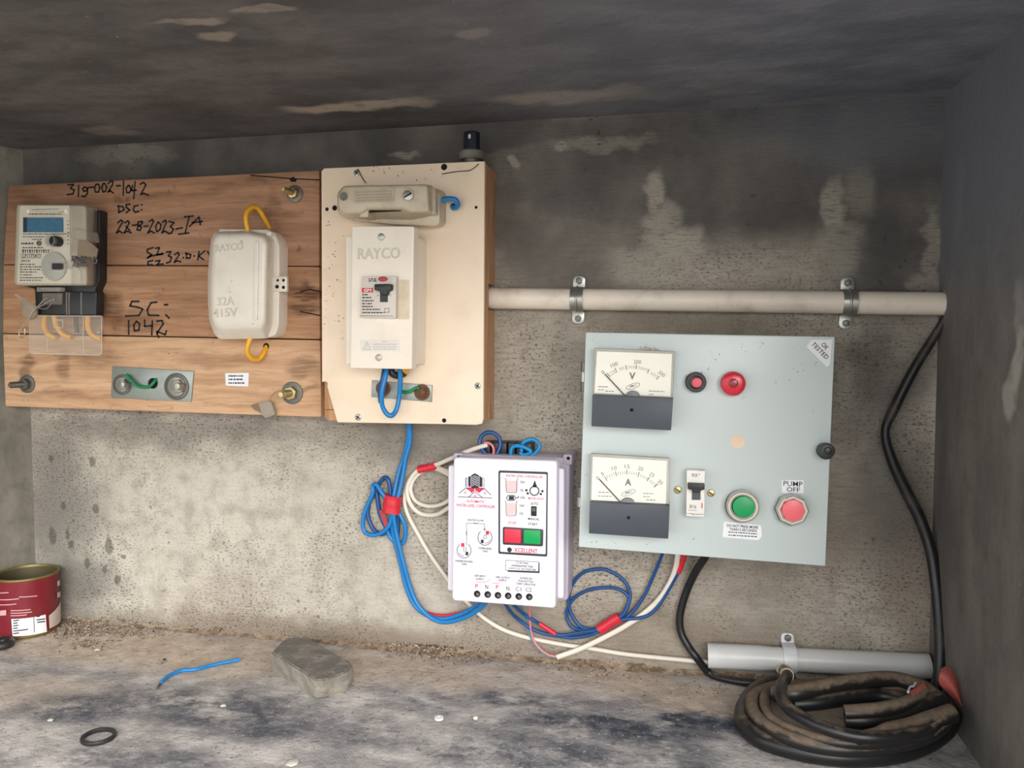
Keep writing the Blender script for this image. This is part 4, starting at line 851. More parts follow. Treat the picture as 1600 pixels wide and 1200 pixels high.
for i in range(220):
    x = random.choice([random.gauss(1012, 9), random.uniform(945, 1040), random.gauss(1015, 14)]); y = 546.5 + (x - 930) * .042 - abs(random.gauss(0, 2.0 if abs(x - 1014) > 16 else 4))
    c = PF.uv(x, y, WD + .004); r_ = .0009
    flat(g, PF, [(c[0] + random.uniform(-r_, r_), c[1] + random.uniform(-r_, r_)) for _ in range(3)], WD + random.uniform(.001, .011))
obj('rust_dust', g, mat('orange_dust', (172, 128, 96), .9, dirt=.2), root, 0, kind='stuff')

# ================================================================== water level controller
WT = .066
cc = [(708.5, 715), (870.5, 720), (868, 951), (706, 938.5)]
KF = frame_of(cc, WT)
root = thing('water_level_controller', 'white plastic water level controller box with red and green buttons', 'controller', KF.pt(0, KF.uv(790, 950, WT)[1], 0))
M_CTL = mat('lilac_white_plastic', (236, 231, 242), .35, dirt=.03, sc=20, dcol=(200, 190, 205)); M_CTL2 = mat('lilac_grey_plastic', (190, 180, 196), .4, dirt=.1, sc=20)
g = G(); prism(g, KF, rnd(axrect(KF, 712, 712, 889, 932, .036), .004), .0005, .036, .0015); bs = obj('base', g, M_CTL2, root)
for x, y in ((887, 716), (716, 714)):
    g = G(); prism(g, KF, rnd(axrect(KF, x - 7, y - 6, x + 7, y + 10, .036), .002), .0005, .037, .001); tb_ = obj('mounting_ear', g, M_CTL2, root)
    g = G(); flat(g, KF, circ(KF.uv(x + 1, y, .037), KF.rad(x, y, 2.8, .037), 14), .0372); obj('ear_hole', g, M_DKHOLE, tb_, 0)
g = G(); prism(g, KF, rnd(quad(KF, [(700, 727), (882, 732), (881, 936), (699, 923)], .050), .003), .034, .050, .002); obj('middle_flange', g, M_CTL, root)
g = G(); prism(g, KF, rnd(quad(KF, cc, WT), .004), .048, WT, .002, 3); cv = obj('front_cover', g, M_CTL, root)
k = WT + .0003; PR, PK = G(), G()
# printed logo
c1 = lambda x, y: (680 + x / 6.6667, 670 + y / 6.6667); c2 = lambda x, y: (680 + x / 6.6667, 790 + y / 6.6667)
def poly(g, tf, pts, w=k): flat(g, KF, [KF.uv(*tf(*p), w) for p in pts], w)
poly(PK, c1, [(375, 485), (412, 462), (455, 485), (455, 612), (412, 625), (375, 612)]); poly(PK, c1, [(345, 500), (370, 490), (370, 605), (345, 600)]); poly(PK, c1, [(460, 490), (490, 510), (490, 605), (460, 605)])
for i in range(6): strokes(PK, KF, [[(318, 520 + i * 17), (340, 510 + i * 17)], [(492, 510 + i * 17), (518, 520 + i * 17)]], .0004, k, c1)
WH = G()
for i in range(6): strokes(WH, KF, [[(380, 508 + i * 18), (412, 488 + i * 18), (450, 508 + i * 18)]], .0004, k + .0002, c1)
obj('logo_stripes', WH, M_CTL, cv, 0)
strokes(PK, KF, [[(318, 510), (318, 600)], [(240, 708), (590, 722)], [(250, 672), (320, 615), (345, 635)], [(345, 715), (412, 655), (490, 715)], [(480, 640), (510, 622), (580, 690)]], .0006, k, c1)
poly(PR, c1, [(325, 612), (395, 608), (412, 640), (380, 670)]); poly(PR, c1, [(430, 612), (510, 615), (460, 668), (412, 640)])
for x, y in ((312, 665), (517, 672), (414, 700)): strokes(PR, KF, [[(x - 8, y - 8), (x + 8, y - 8), (x + 8, y + 8), (x - 8, y + 8), (x - 8, y - 8)]], .0004, k, c1)
text(PR, KF, 'AUTOMATIC', 743, 783.5, 28, 4, k, 0, .01); text(PR, KF, 'WATER LEVEL CONTROLLER', 743, 790.5, 61, 4.6, k, 0, .01)
for x in (713, 718, 722, 726, 760, 765, 769, 773): strokes(PK, KF, [[(x, 783 + (x - 743) * .03)]], .0004, k)
# flow drawing
text(PK, KF, 'WATER FLOW', 743, 813, 26, 3, k, 0, .01); strokes(PK, KF, [[(729, 853), (729, 817.2), (757, 818.5), (757, 828)], [(755.5, 826), (757, 829), (758.5, 826)]], .0004, k); strokes(PK, KF, [[(740, 817.6), (746, 818)], [(729, 830), (729, 836)]], .0008, k)
for x, y in ((725, 860), (757.7, 840)):
    strokes(PK, KF, [[(x + 11 * math.cos(R(a)), y + 12 * math.sin(R(a))) for a in range(-50, 231, 14)]], .0006, k); strokes(PK, KF, [[(x - 8, y + 4), (x - 5, y + 8), (x, y + 9)]] if x < 740 else [[(x + 8, y + 4), (x + 5, y + 8), (x, y + 9)]], .0005, k)
for x, y in ((723, 851.5), (761.5, 832.5)): flat(PR, KF, rect(KF, x - 2.5, y - 3, x + 2.5, y + 3, k), k)
GRN = G()
for x, y in ((726.3, 858.5), (758, 839)): strokes(GRN, KF, [[(x - 2, y - 2.5), (x + 2, y - 2.5), (x + 2, y + 2.5), (x - 2, y + 2.5), (x - 2, y - 2.5)]], .0005, k)
for x, y in ((729.5, 865), (753.5, 846)): flat(PK, KF, rect(KF, x - 2.2, y - 2.8, x + 2.2, y + 2.8, k), k)
text(PK, KF, 'UNDERGROUND', 725, 877, 28, 3.2, k); text(PK, KF, 'TANK', 725, 881.5, 9, 3, k); text(PK, KF, 'OVERHEAD', 757.7, 857, 21, 3.2, k); text(PK, KF, 'TANK', 757.7, 861.5, 9, 3, k)
# bypass note
strokes(PK, KF, [[(790, 891), (790, 875.5), (842, 878), (842, 893), (790, 891)]], .0004, k); poly(PK, lambda x, y: (x, y), [(792, 891), (841, 893), (841.5, 879), (843, 879), (843, 895.5), (794, 893.5)])
text(PK, KF, 'TO BY PASS', 816, 879.7, 19, 3, k); text(PK, KF, 'UNDERGROUND TANK', 816, 884.6, 34, 3.2, k); text(PK, KF, 'LOOP G, UL, UH TOGETHER', 816, 889.3, 43, 3.2, k)
for t_, x, y, w_ in (('230V INPUT', 750, 900, 18), ('SUPPLY', 750, 905, 13), ('230V OUTPUT', 785.5, 902.5, 22), ('SUPPLY', 785.5, 907, 13), ('ACROSS ON', 821.7, 903.7, 19), ('PUSH BUTTON', 821.7, 908.3, 23), ('START CAPACITOR', 821.7, 912.8, 30)): text(PK, KF, t_, x, y, w_, 3.3, k)
strokes(PR, KF, [[(744, 909.5), (757, 910.2), (766, 905.5)], [(768, 911), (780, 912)]], .0004, k)
GY = G()
for t_, x, y, gg in (('P', 745, 916, PR), ('N', 760.5, 917, PK), ('P', 777, 917.5, PR), ('N', 793.5, 919.5, PK)): text(gg, KF, t_, x, y, 4.4, 6.6, k, 0, .01)
text(GY, KF, 'C1', 810, 920.5, 9, 6.6, k); text(GY, KF, 'C2', 826, 921.5, 9.5, 6.6, k)
for i, (x, y) in enumerate(((745.5, 928), (762, 929), (778, 930.2), (794, 931), (810.5, 932), (827, 932.7))):
    g = G(); c = KF.uv(x, y, k); ring(g, KF, c, KF.rad(x, y, 5.2, k), KF.rad(x, y, 3.9, k), WT - .001, k + .0004, 20, .0002); h_ = obj('terminal_hole', g, M_BLACK, cv)
    g = G(); flat(g, KF, circ(c, KF.rad(x, y, 4.2, k), 16), k); obj('hole_core', g, M_DKHOLE, cv, 0)
    g = G(); c = KF.uv(x + .8, y + .6, k); flat(g, KF, circ(c, KF.rad(x, y, 2.6, k), 12), k + .0002); obj('terminal_screw', g, M_DKST, cv, 0)
# display panel
g = G(); prism(g, KF, rnd(quad(KF, [(779, 735), (856, 737.5), (855, 869.7), (779, 865)], k), .0016), WT - .0005, WT + .0008); pn = obj('panel_border', g, mat('panel_slate', (50, 50, 60), .4, dirt=.03), cv)
k2 = WT + .0011; g = G(); flat(g, KF, rnd(quad(KF, [(781.5, 738.5), (854, 741), (852.5, 866), (781.5, 862)], k2), .0012), k2); obj('panel_sheet', g, mat('panel_white', (240, 238, 244), .4, dirt=0), cv, 0)
k3 = k2 + .0003; PR2, PK2 = G(), G()
text(PR2, KF, 'WATER LEVEL CONTROLLER', 818.7, 744.3, 58, 3.8, k3, 0, .01); text(PR2, KF, 'MODEL-AUO3', 837.5, 779, 24, 3.4, k3, 0, .01); text(PR2, KF, 'STOP', 800, 817, 13, 4.4, k3, 0, .01); text(PR2, KF, 'XCELLENT', 821.7, 860.3, 37, 7, k3, 0, .02)
for t_, x, y, w_ in (('OH', 816.3, 753.3, 6.5), ('OL', 815.6, 766, 6), ('P ON', 814.5, 777.6, 11), ('UH', 815.4, 790.3, 6.5), ('UL', 815, 802.3, 6), ('AUTO', 835, 787, 12), ('MANUAL', 834, 811, 18), ('START', 832.5, 819, 15)): text(PK2, KF, t_, x, y, w_, 4 if len(t_) < 5 else 3.8, k3)
for x0, y0, x1, y1 in ((790.5, 748, 808, 769.5), (790.5, 783, 807, 806)): strokes(PK2, KF, [[(x0 - 1.5, y0 - .6), (x0, y0 + 1), (x0 + .6, y1 - 2), (x0 + 2, y1), (x1 - 2, y1), (x1 - .6, y1 - 2), (x1, y0 + 1), (x1 + 1, y0 - .6)]], .0005, k3)
strokes(PK2, KF, [[(791, 778), (794, 774), (803, 774), (806, 778), (803, 782), (794, 782), (791, 778)], [(806, 778), (810, 777)]], .0007, k3); flat(PK2, KF, rect(KF, 795, 775, 803, 781, k3), k3)
cdrop = [(835 + 7 * math.cos(a), 767 + 7 * math.sin(a)) for a in [i * .35 for i in range(19)]]
strokes(PK2, KF, [cdrop], .0010, k3); flat(PK2, KF, [KF.uv(x, y, k3) for x, y in ((835.6, 750), (839, 760), (835.2, 762), (832, 760))], k3)
for x, y in ((822.5, 766), (824.5, 771), (847.5, 767.5), (845, 772)): flat(PK2, KF, circ(KF.uv(x, y, k3), KF.rad(x, y, 2, k3), 10), k3)
flat(PK2, KF, circ(KF.uv(796, 859, k3), KF.rad(796, 859, 3.8, k3), 18), k3)
M_LED = mat('pink_frosted_window', (232, 196, 196), .4, dirt=.25, dcol=(190, 70, 80), sc=300)
for x0, y0, x1, y1 in ((791.5, 751, 807, 768.5), (791.5, 786, 806, 805)):
    g = G(); prism(g, KF, rnd(axrect(KF, x0, y0, x1, y1, k3), .0006), k2, k2 + .0002); obj('level_window', g, M_LED, cv, 0)
for gg, mt, nm in ((PR, M_REDP, 'red_print'), (PK, M_PRINT, 'black_print'), (GY, M_GREYP, 'grey_print'), (GRN, M_GRN, 'green_print'), (PR2, M_REDP, 'red_print'), (PK2, M_PRINT, 'black_print')): obj(nm, gg, mt, cv, 0, kind='stuff')
g = G(); prism(g, KF, rnd(axrect(KF, 830, 791, 838.5, 806, k3), .0004), k2, k2 + .0015, .0003); sw = obj('mode_switch', g, M_BLACK, cv)
g = G(); prism(g, KF, rnd(axrect(KF, 832, 793, 837, 798, k3), .0004), k2 + .001, k2 + .004, .0003); obj('switch_slider', g, M_DKST, cv)
g = G(); prism(g, KF, rnd(quad(KF, [(786, 823), (849, 827), (848.5, 853.5), (786, 850.5)], k3), .0016), k2 - .0002, k2 + .002, .0006); obj('button_bezel', g, mat('bezel_dark', (62, 60, 66), .4, dirt=.05), cv)
for x0, x1, y0, mt in ((788, 814, 827, mat('red_key', (220, 48, 72), .35, dirt=.02)), (818, 844.5, 828.5, mat('green_key', (0, 160, 84), .35, dirt=.02))):
    c = axrect(KF, x0, y0, x1, y0 + 21.5, k2 + .004); g = G(); loft(g, KF, rnd(c, .0012), k2 + .001, rnd(c, .0012), k2 + .0045, .0008); obj('push_key', g, mt, cv)
# terminal blocks on top
for i in range(6):
    x = 757 + i * 12.8; g = G(); prism(g, KF, axrect(KF, x, 690 + i * .35, x + 11, 712, .020), .006, .026, .0008); obj('terminal_block', g, M_BLACK, root)
specks(root, KF, [(884, 725)], .0375, 1, 2, 3)

# wires on top of the controller
wire('jumper_wire', [(760, 710, .030), (754, 703, .030), (749.5, 692, .029), (753, 681, .028), (763, 675.5, .027), (774, 678, .026), (781, 687, .025), (781, 698, .026), (776, 709, .028)], .0021, M_DBLUE, 'dark blue wire loop above the controller at its left end')
wire('jumper_wire', [(798, 711, .031), (799, 702, .031), (804, 697, .031), (813, 697, .031), (823, 700.5, .031), (829, 705, .031), (826, 709, .031), (818, 710.5, .031), (812, 707, .031)], .0021, M_CYAN, 'low sky blue wire loop at the middle of the controller top')
wire('jumper_wire', [(815, 706, .027), (816, 695, .026), (822, 688.5, .026), (832, 686.5, .025), (840, 691, .025), (843, 698, .026), (838, 706, .027), (830, 712, .028)], .0021, M_CYAN, 'high sky blue wire loop at the right of the controller top')
wire('jumper_wire', [(757, 692, .030), (763, 692, .031), (769, 696, .031), (771.5, 703, .031), (771, 711, .030)], .0013, mat('pink_insulation', (226, 130, 140), .4, dirt=.05), 'short pink wire end at the controller top left')

# ================================================================== blue supply wires from the cream board
GB = 'blue supply wires of the controller'
wire('supply_wire', [(637, 655, .012), (639, 675, .010), (637, 690, .008), (632, 712, .006), (625, 732, .006), (619, 755, .008), (616, 772, .010), (612, 790, .011), (611, 803, .010), (614, 831, .007), (620, 857, .006), (627, 885, .005), (634, 914, .005), (646, 943, .005), (665, 960, .006), (691, 967, .008), (720, 960, .012), (743, 947, .020), (752, 938, .030)], .0024, M_BLUE, 'blue wire running from the board to the controller, left of the pair', group=GB)
wire('supply_wire', [(641, 655, 0.0115), (641, 675, 0.0095), (640, 695, 0.0085), (634, 715, 0.0085), (631, 735, 0.0085), (627, 755, 0.0095), (623, 772, 0.0115), (618, 790, 0.0125), (615, 803, 0.0135), (619, 831, 0.0115), (625, 857, 0.0105), (632, 885, 0.0095), (640, 914, 0.0085), (652, 943, 0.0085), (672, 964, 0.0095), (695, 972, 0.0115), (726, 965, 0.0175), (750, 951, 0.0275), (760, 940, 0.0355)], .0024, M_BLUE, 'blue wire running from the board to the controller, right of the pair', group=GB)
wire('supply_wire', [(617, 800, .006), (617, 830, .003), (623, 857, .003), (632, 890, .003), (642, 921, .003), (653, 943, .003), (664, 956, .003), (690, 962, .005), (722, 957, .010), (748, 944, .020)], .0018, M_RTAPE, 'thin red wire peeking out behind the blue pair')
wire('wire_coil', [(606, 782, .012), (597, 770, .012), (589, 758, .010), (583, 758, .008), (582, 772, .008), (573, 792, .007), (567, 812, .007), (569, 829, .007), (580, 836, .008), (595, 833, .009), (608, 821, .011), (613, 802, .012), (612, 786, .012)], .0023, M_BLUE, 'widest loop of blue wire left of the red tape', cat='wire', group=GB)
wire('wire_coil', [(611, 785, .007), (610, 768, .007), (607, 751, .007), (602, 746, .006), (595, 752, .005), (586, 768, .005), (577, 786, .005), (575, 806, .005), (583, 826, .005), (596, 835, .006), (606, 826, .007), (612, 808, .008), (613, 790, .008)], .0023, M_DBLUE, 'upright inner loop of blue wire behind the red tape', cat='wire', group=GB)
wire('wire_coil', [(617, 790, .008), (626, 806, .008), (633, 822, .007), (633, 840, .006), (627, 850, .006), (617, 847, .006), (608, 836, .006), (606, 822, .007), (612, 806, .008), (616, 792, .008)], .0023, M_BLUE, 'loop of blue wire hanging below the red tape', cat='wire', group=GB)
wire('wire_coil', [(608, 785, .004), (597, 772, .004), (588, 762, .004), (590, 780, .004), (593, 800, .004), (600, 818, .004), (612, 836, .004), (620, 840, .004), (622, 815, .004), (618, 790, .004)], .0023, M_DBLUE, 'narrow slanting loop of blue wire near the wall', cat='wire', group=GB)
def wrap(name, a, b, ra, rb, mt, label, cat='tape', jit=.0008, parent=None):
    """band of tape wound round a bundle from a to b"""
    g = G(); n, m = 14, 7; ax = (b - a).normalized(); o = Vector((0, -1, 0)); up = o.cross(ax).normalized(); V, F = [], []
    for j in range(m + 1):
        t = j / m
        for i in range(n):
            th = 2 * math.pi * i / n; k = jit * mnoise.noise(Vector((i * 1.7, j * .9, a.x * 99)))
            V.append(a.lerp(b, t) + up * math.sin(th) * (ra + k) + o * math.cos(th) * (rb + k) + ax * (jit * 2.0 * mnoise.noise(Vector((i * .9, 7, a.z * 50))) if j in (0, m) else 0))
    for j in range(m):
        for i in range(n): F.append([j * n + i, j * n + (i + 1) % n, (j + 1) * n + (i + 1) % n, (j + 1) * n + i])
    F += [list(range(n))[::-1], [m * n + i for i in range(n)]]
    return obj(name, g.add(V, F), mt, parent, 40, label, cat)
wrap('tape_band', P(614, 774, .010), P(611, 801, .010), .0098, .0078, M_RTAPE, 'red tape band around the bundle of blue wires')
g = G(); prism(g, WF, rnd(quad(WF, [(592, 798), (600, 796), (606, 820), (601, 825)], .012), .001), .010, .0112); obj('tape_tail', g, mat('worn_red_tape', (172, 52, 56), .5, dirt=.3), None, 0, 'loose worn red tape tail hanging inside the blue loops', 'tape')

# ================================================================== white cables
wire('white_cable', [(762, 695, .030), (748, 699, .030), (733, 704, .027), (710, 714, .020), (682, 726, .011), (668, 729, .009), (653, 735, .008), (642, 748, .006), (636, 765, .005), (639, 782, .005), (648, 796, .006), (662, 804, .007), (682, 804, .010), (697, 796, .018), (712, 785, .024)], .0024, M_WIREW, 'white cable looping out from the controller top and back to its side', cat='cable')
wire('white_cable', [(705, 744, .026), (692, 737, .016), (682, 733, .009), (668, 734, .007), (655, 740, .005), (645, 752, .004), (642, 766, .004), (647, 780, .005), (658, 788, .006), (674, 791, .009), (692, 787, .016), (710, 776, .024)], .0021, M_WIREW, 'thinner white cable forming the inner loop left of the controller', cat='cable')
wire('white_cable', [(704, 738, .026), (690, 733, .014), (682, 730, .008), (665, 731, .005), (648, 740, .004), (637, 755, .003), (632.5, 775, .003), (633, 790, .003), (639, 808, .003), (653, 834, .003), (673, 868, .003), (699, 904, .003), (722, 932, .003), (746, 957, .003), (764, 971, .003), (787, 984, .003), (816, 994, .003), (847, 1001, .003), (882, 1007.5, .004), (925, 1013.5, .005), (977, 1022, .006), (1049, 1029.5, .008), (1112, 1035, .009)], .0023, M_WIREW, 'long white cable passing behind the controller into the grey pipe', cat='cable')
wrap('tape_band', P(654, 734, .008), P(682, 728, .009), .0042, .0045, M_RTAPE, 'red tape band around the white cable loops')
wire('white_cable', [(1058, 858, .020), (1059, 867, .018), (1055, 890, .012), (1046, 912, .008), (1030, 936, .006), (1008, 957, .006), (977, 978, .007), (942, 997, .008), (906, 1014, .010), (870, 1027, .014)], .0028, M_WIREW, 'white cable sagging from the control panel to a pink and teal split', cat='cable', fl=.7)
wire('core_wire', [(872, 1026, .014), (855, 1022, .013), (838, 1007, .010), (830, 988, .010), (828, 965, .016), (828, 945, .030)], .0011, mat('pink_insulation', (226, 130, 140), .4), 'pink core wire rising from the white cable end to the controller')
wire('core_wire', [(871, 1027.5, .013), (851, 1022, .011), (833, 1003, .008), (823, 979, .008), (817, 960, .014), (813, 945, .028)], .0010, mat('teal_insulation', (70, 150, 160), .4), 'thin teal core wire beside the pink one')

# ================================================================== dark blue wires
r_ = .0018
wire('motor_wire', [(1036, 857, .020), (1034.5, 866, .018), (1023, 895, .010), (1008, 928, .007), (992, 952, .007), (977, 966, .008), (958, 977, .008), (935, 983, .008), (916, 982, .007), (904, 976, .006), (892, 957, .005), (888.5, 938, .005), (894, 914, .005), (911, 895, .005), (935, 889, .005), (954, 893, .005), (975, 907, .006), (984.6, 928, .007), (980, 950, .009), (971, 963, .010), (955, 975, .010), (932, 988, .010), (916, 993.5, .008), (894, 996.5, .008), (873, 994, .008), (851, 990, .008), (830, 982, .010), (809, 967, .014), (796, 954, .024), (789, 942, .034)], r_, M_DBLUE, 'dark blue wire from the panel making the larger round loop')
wire('motor_wire', [(1061, 892, .012), (1046, 919, .008), (1030, 945, .007), (1015, 960, .008), (996, 966, .009), (973, 968, .010), (955, 978, .012), (930, 983, .009), (906, 984, .006), (894, 979, .005), (886, 966, .004), (887, 950, .004), (899, 933, .004), (920, 922, .004), (947, 918, .004), (968, 921, .005), (981, 931, .006), (981, 943, .008), (972, 960, .009), (955, 972, .012), (932, 984, .012), (906, 988, .010), (882, 992, .010), (866, 990, .011), (845, 976, .013), (835, 970, .016), (818, 959, .020), (803, 946, .032)], r_, M_DBLUE, 'dark blue wire from the red sleeve making the flatter loop')
wrap('tape_band', P(937, 984, .010), P(969, 964, .010), .0055, .0045, M_RTAPE, 'red tape band around the dark blue wires')
wrap('tape_band', P(843, 974.5, .0135), P(868, 991, .0115), .0024, .0024, M_RTAPE, 'small red tape sleeve on the dark blue wire below the controller', jit=.0003)
wire('red_sleeve', [(1070, 860, .019), (1069, 869, .018), (1065, 882, .014), (1060, 895, .012)], .0026, M_RTAPE, 'red sleeve on a wire leaving the bottom of the control panel', cat='sleeve')

# ================================================================== grey pipe near the floor
wg = .0125
A2, B2 = P(1106, 1024, wg), P(1452, 1041, wg)
M_GPVC = mat('grey_white_conduit', (212, 212, 210), .35, dirt=.1, sc=30)
obj('conduit_pipe', pipe_geo(A2, B2, .0112, .0016, 30, .05), M_GPVC, None, 40, 'short grey plastic conduit just above the floor', 'pipe')
saddle(onpipe(A2, B2, 1233, wg), (B2 - A2).normalized(), .0116, 0.0122, mat('clip_white', (224, 224, 226), .35, dirt=.08), 'white plastic clip holding the grey conduit', (1,), .010, False)

# ================================================================== cables on the floor
def fl(pts, h): return [(lambda p: Vector((min(p.x, XR - .009), min(p.y, -.008), p.z)))(FL(p[0], p[1], p[2] if len(p) > 2 else h)) for p in pts]
c3 = lambda x, y, *h: (1040 + x / 3.2, 980 + y / 3.2) + h
pts = wpath([(1104, 860, .030), (1102, 870, .028), (1089, 890, .018), (1076, 916, .010), (1066, 945, .008), (1062, 969, .008), (1065, 990, .009), (1075, 1009, .012), (1088, 1027, .016)]) + fl([c3(215, 226, .006), c3(290, 256, .0042), c3(400, 276, .0042), c3(530, 284, .0042), c3(700, 290, .0042), c3(860, 292, .0042)], 0)
obj('pump_cable', tube(G(), pts, .0038, 12), M_BCAB2, None, 60, 'black cable leaving the control panel and running along the floor', 'cable')
GC = 'turns of the cable coil'
def coil(pp, h, r, mt, label, closed=False, fn=None):
    return obj('coiled_cable', tube(G(), fl([c3(*p) for p in pp], h), r, 14, 6, closed, 1.0, fn), mt, None, 60, label, 'cable', GC)
coil([(640, 262, .014), (480, 300, .010), (400, 390, .008), (392, 480, .008), (450, 545, .008), (560, 590, .008), (720, 628, .008), (900, 648, .008), (1100, 640, .008), (1260, 600, .008), (1380, 530, .012), (1440, 450, .020), (1400, 390, .026)], .008, .0078, M_BCAB2, 'thick black outermost turn of the cable coil')
coil([(700, 290, .022), (560, 300, .020), (450, 340, .018), (432, 400, .017), (470, 470, .017), (580, 540, .017), (740, 590, .017), (920, 610, .017), (1100, 596, .018), (1260, 560, .022), (1370, 500, .028), (1410, 420, .034)], .018, .0060, M_DCAB, 'dusty turn of the coil just inside the outermost one')
coil([(760, 300, .028), (640, 290, .026), (520, 320, .022), (495, 390, .020), (530, 460, .020), (640, 520, .021), (800, 566, .022), (980, 580, .023), (1140, 566, .024), (1280, 530, .028), (1360, 470, .034)], .021, .0050, M_DCAB, 'thin dusty turn of the coil with a pale upper edge')
coil([(545, 330, .030), (640, 330, .034), (800, 300, .036), (950, 275, .037), (1080, 262, .037), (1180, 270, .036), (1290, 310, .036), (1380, 380, .036)], .034, .0072, M_DCAB, 'thick dusty cable arching across the back of the coil')
coil([(640, 385, .024), (760, 375, .026), (900, 355, .027), (1060, 345, .027), (1180, 362, .028), (1300, 400, .028)], .026, .0066, M_BCAB2, 'black cable lying across the middle of the coil')
coil([(880, 310, .030), (1000, 318, .028), (1120, 320, .028), (1230, 340, .028), (1330, 380, .030)], .028, .0048, M_DCAB, 'thin dusty cable between the two cables at the back')
coil([(895, 430, .030), (980, 425, .032), (1100, 412, .034), (1220, 380, .036), (1290, 330, .038)], .032, .0066, M_DCAB, 'dusty cable stub leading up into red tape')
coil([(895, 462, .024), (1000, 466, .025), (1120, 456, .026), (1260, 420, .030), (1380, 365, .036)], .026, .0085, M_BCAB2, 'thick cut cable end lying on the coil')
coil([(960, 556, .030), (1060, 540, .030), (1120, 524, .030), (1220, 505, .030), (1320, 470, .033), (1430, 430, .036)], .030, [.0048, .006, .0075, .008, .008, .0075], M_DCAB, 'patchy taped cable at the right of the coil')
pp = [P(*c3(590, 216), .030)] + fl([c3(608, 240, .040), c3(580, 290, .040), c3(575, 340, .040), c3(610, 400, .038), c3(690, 455, .036), c3(800, 505, .034), c3(920, 540, .032), c3(1040, 552, .032), c3(1180, 545, .032), c3(1320, 515, .034)], .036)
rt_ = obj('coiled_cable', tube(G(), pp, .0050, 12), M_BCAB2, None, 60, 'black cable dropping from the white clip over the front of the coil', 'cable', GC)
g = tube(G(), [P(*c3(572, 205), .031), P(*c3(600, 222), .032), pp[1]], [.0045, .0062, .0058], 12); obj('capped_cable_end', g, mat('cream_cap', (206, 190, 164), .6, dirt=.3), None, 60, 'cream capped end of cable under the white clip', 'cable end')
wrap('tape_band', FL(*c3(1230, 372), .036), FL(*c3(1300, 322), .038), .0082, .0075, mat('dusty_red_tape', (190, 98, 90), .5, dirt=.5, dcol=(140, 110, 92), sc=30), 'dusty red tape around a cable beside the hanging cable')
# red folded flap in the corner
g = G(); V, F = [], []; rows = 9
edge = [(1470, 1046), (1478, 1041), (1486, 1046), (1494, 1058), (1499, 1074), (1502, 1092), (1504, 1104)]; low = [(1466, 1062), (1468, 1070), (1476, 1078), (1484, 1086), (1491, 1093), (1498, 1100), (1503, 1106)]
for i, (a, b) in enumerate(zip(edge, low)):
    for j in range(rows):
        t = j / (rows - 1); x = a[0] * (1 - t) + b[0] * t; y = a[1] * (1 - t) + b[1] * t
        V.append(P(x, y, .084 + .008 * math.sin(t * 3.1) + .004 * t)); 
for i in range(len(edge) - 1):
    for j in range(rows - 1): a = i * rows + j; F.append([a, a + 1, a + rows + 1, a + rows])
n0 = len(V); V2 = [v + Vector((.0004, .0012, 0)) for v in V]
g.add(V + V2, F + [[k + n0 for k in f[::-1]] for f in F]); obj('tape_flap', g, mat('dusty_red_tape', (190, 98, 90), .5), None, 60, 'dusty red tape flap standing up in the right corner', 'tape')
g = tube(G(), fl([c3(1212, 325, .044), c3(1222, 300, .044), c3(1240, 295, .044), c3(1250, 278, .044)], .044), .0009, 6, 4); obj('thread_scrap', g, M_PAPER, None, 60, 'tiny white thread scrap lying on the coil', 'thread')

# ================================================================== tin can
rc = .033; ctr = None
pr = FL(96, 972)                                    # right flank at the floor
front = FL(36, 999.5)
ctr = Vector((0, 0, ZF)); ctr.y = min(front.y + rc, -rc - .003); 
d = ray(97, 975); 
for i in range(400):                                # slide along the wall until the right silhouette meets pixel column 97
    x = XL - .03 + i * .0005; to = Vector((x - CP.x, ctr.y - CP.y)); D = to.length; al = math.atan2(to.y, to.x) - math.asin(rc / D)
    q = CM.transposed() @ Vector((math.cos(al), math.sin(al), -.36)); 
    if 800 + FPX * q.x / -q.z >= 97: ctr.x = x; break
print('can', ctr, XL, 'left wall at can y', XL + SH * ctr.y)
root = thing('tin_can', 'open dark red tin can in the left corner', 'can', ctr)
hh = .068
M_CANIN = mat('tarnished_tin', (150, 132, 84), .4, .7, dirt=.4, sc=40); M_CANR = mat('dark_red_tin_print', (118, 24, 36), .35, dirt=.2, sc=30)
g = lathe(G(), ctr, [(0, .0005), (rc - .001, .0005), (rc, .002), (rc, .004)], 56); obj('bottom_rim', g, M_CANIN, root, 40)
g = lathe(G(), ctr, [(rc - .0004, .0035), (rc - .0004, hh - .003)], 56); body = obj('wall', g, M_CANR, root, 40)
g = lathe(G(), ctr, [(rc - .0004, hh - .003), (rc + .0006, hh - .002), (rc + .0006, hh), (rc - .0012, hh + .0002), (rc - .0014, hh - .002)], 56); obj('rim', g, M_CANIN, root, 40)
g = lathe(G(), ctr, [(rc - .0010, hh - .002), (rc - .0010, .003), (0, .0028)], 56); obj('inside', g, mat('dark_tin_inside', (96, 90, 66), .5, .4, dirt=.4, sc=30), root, 40)
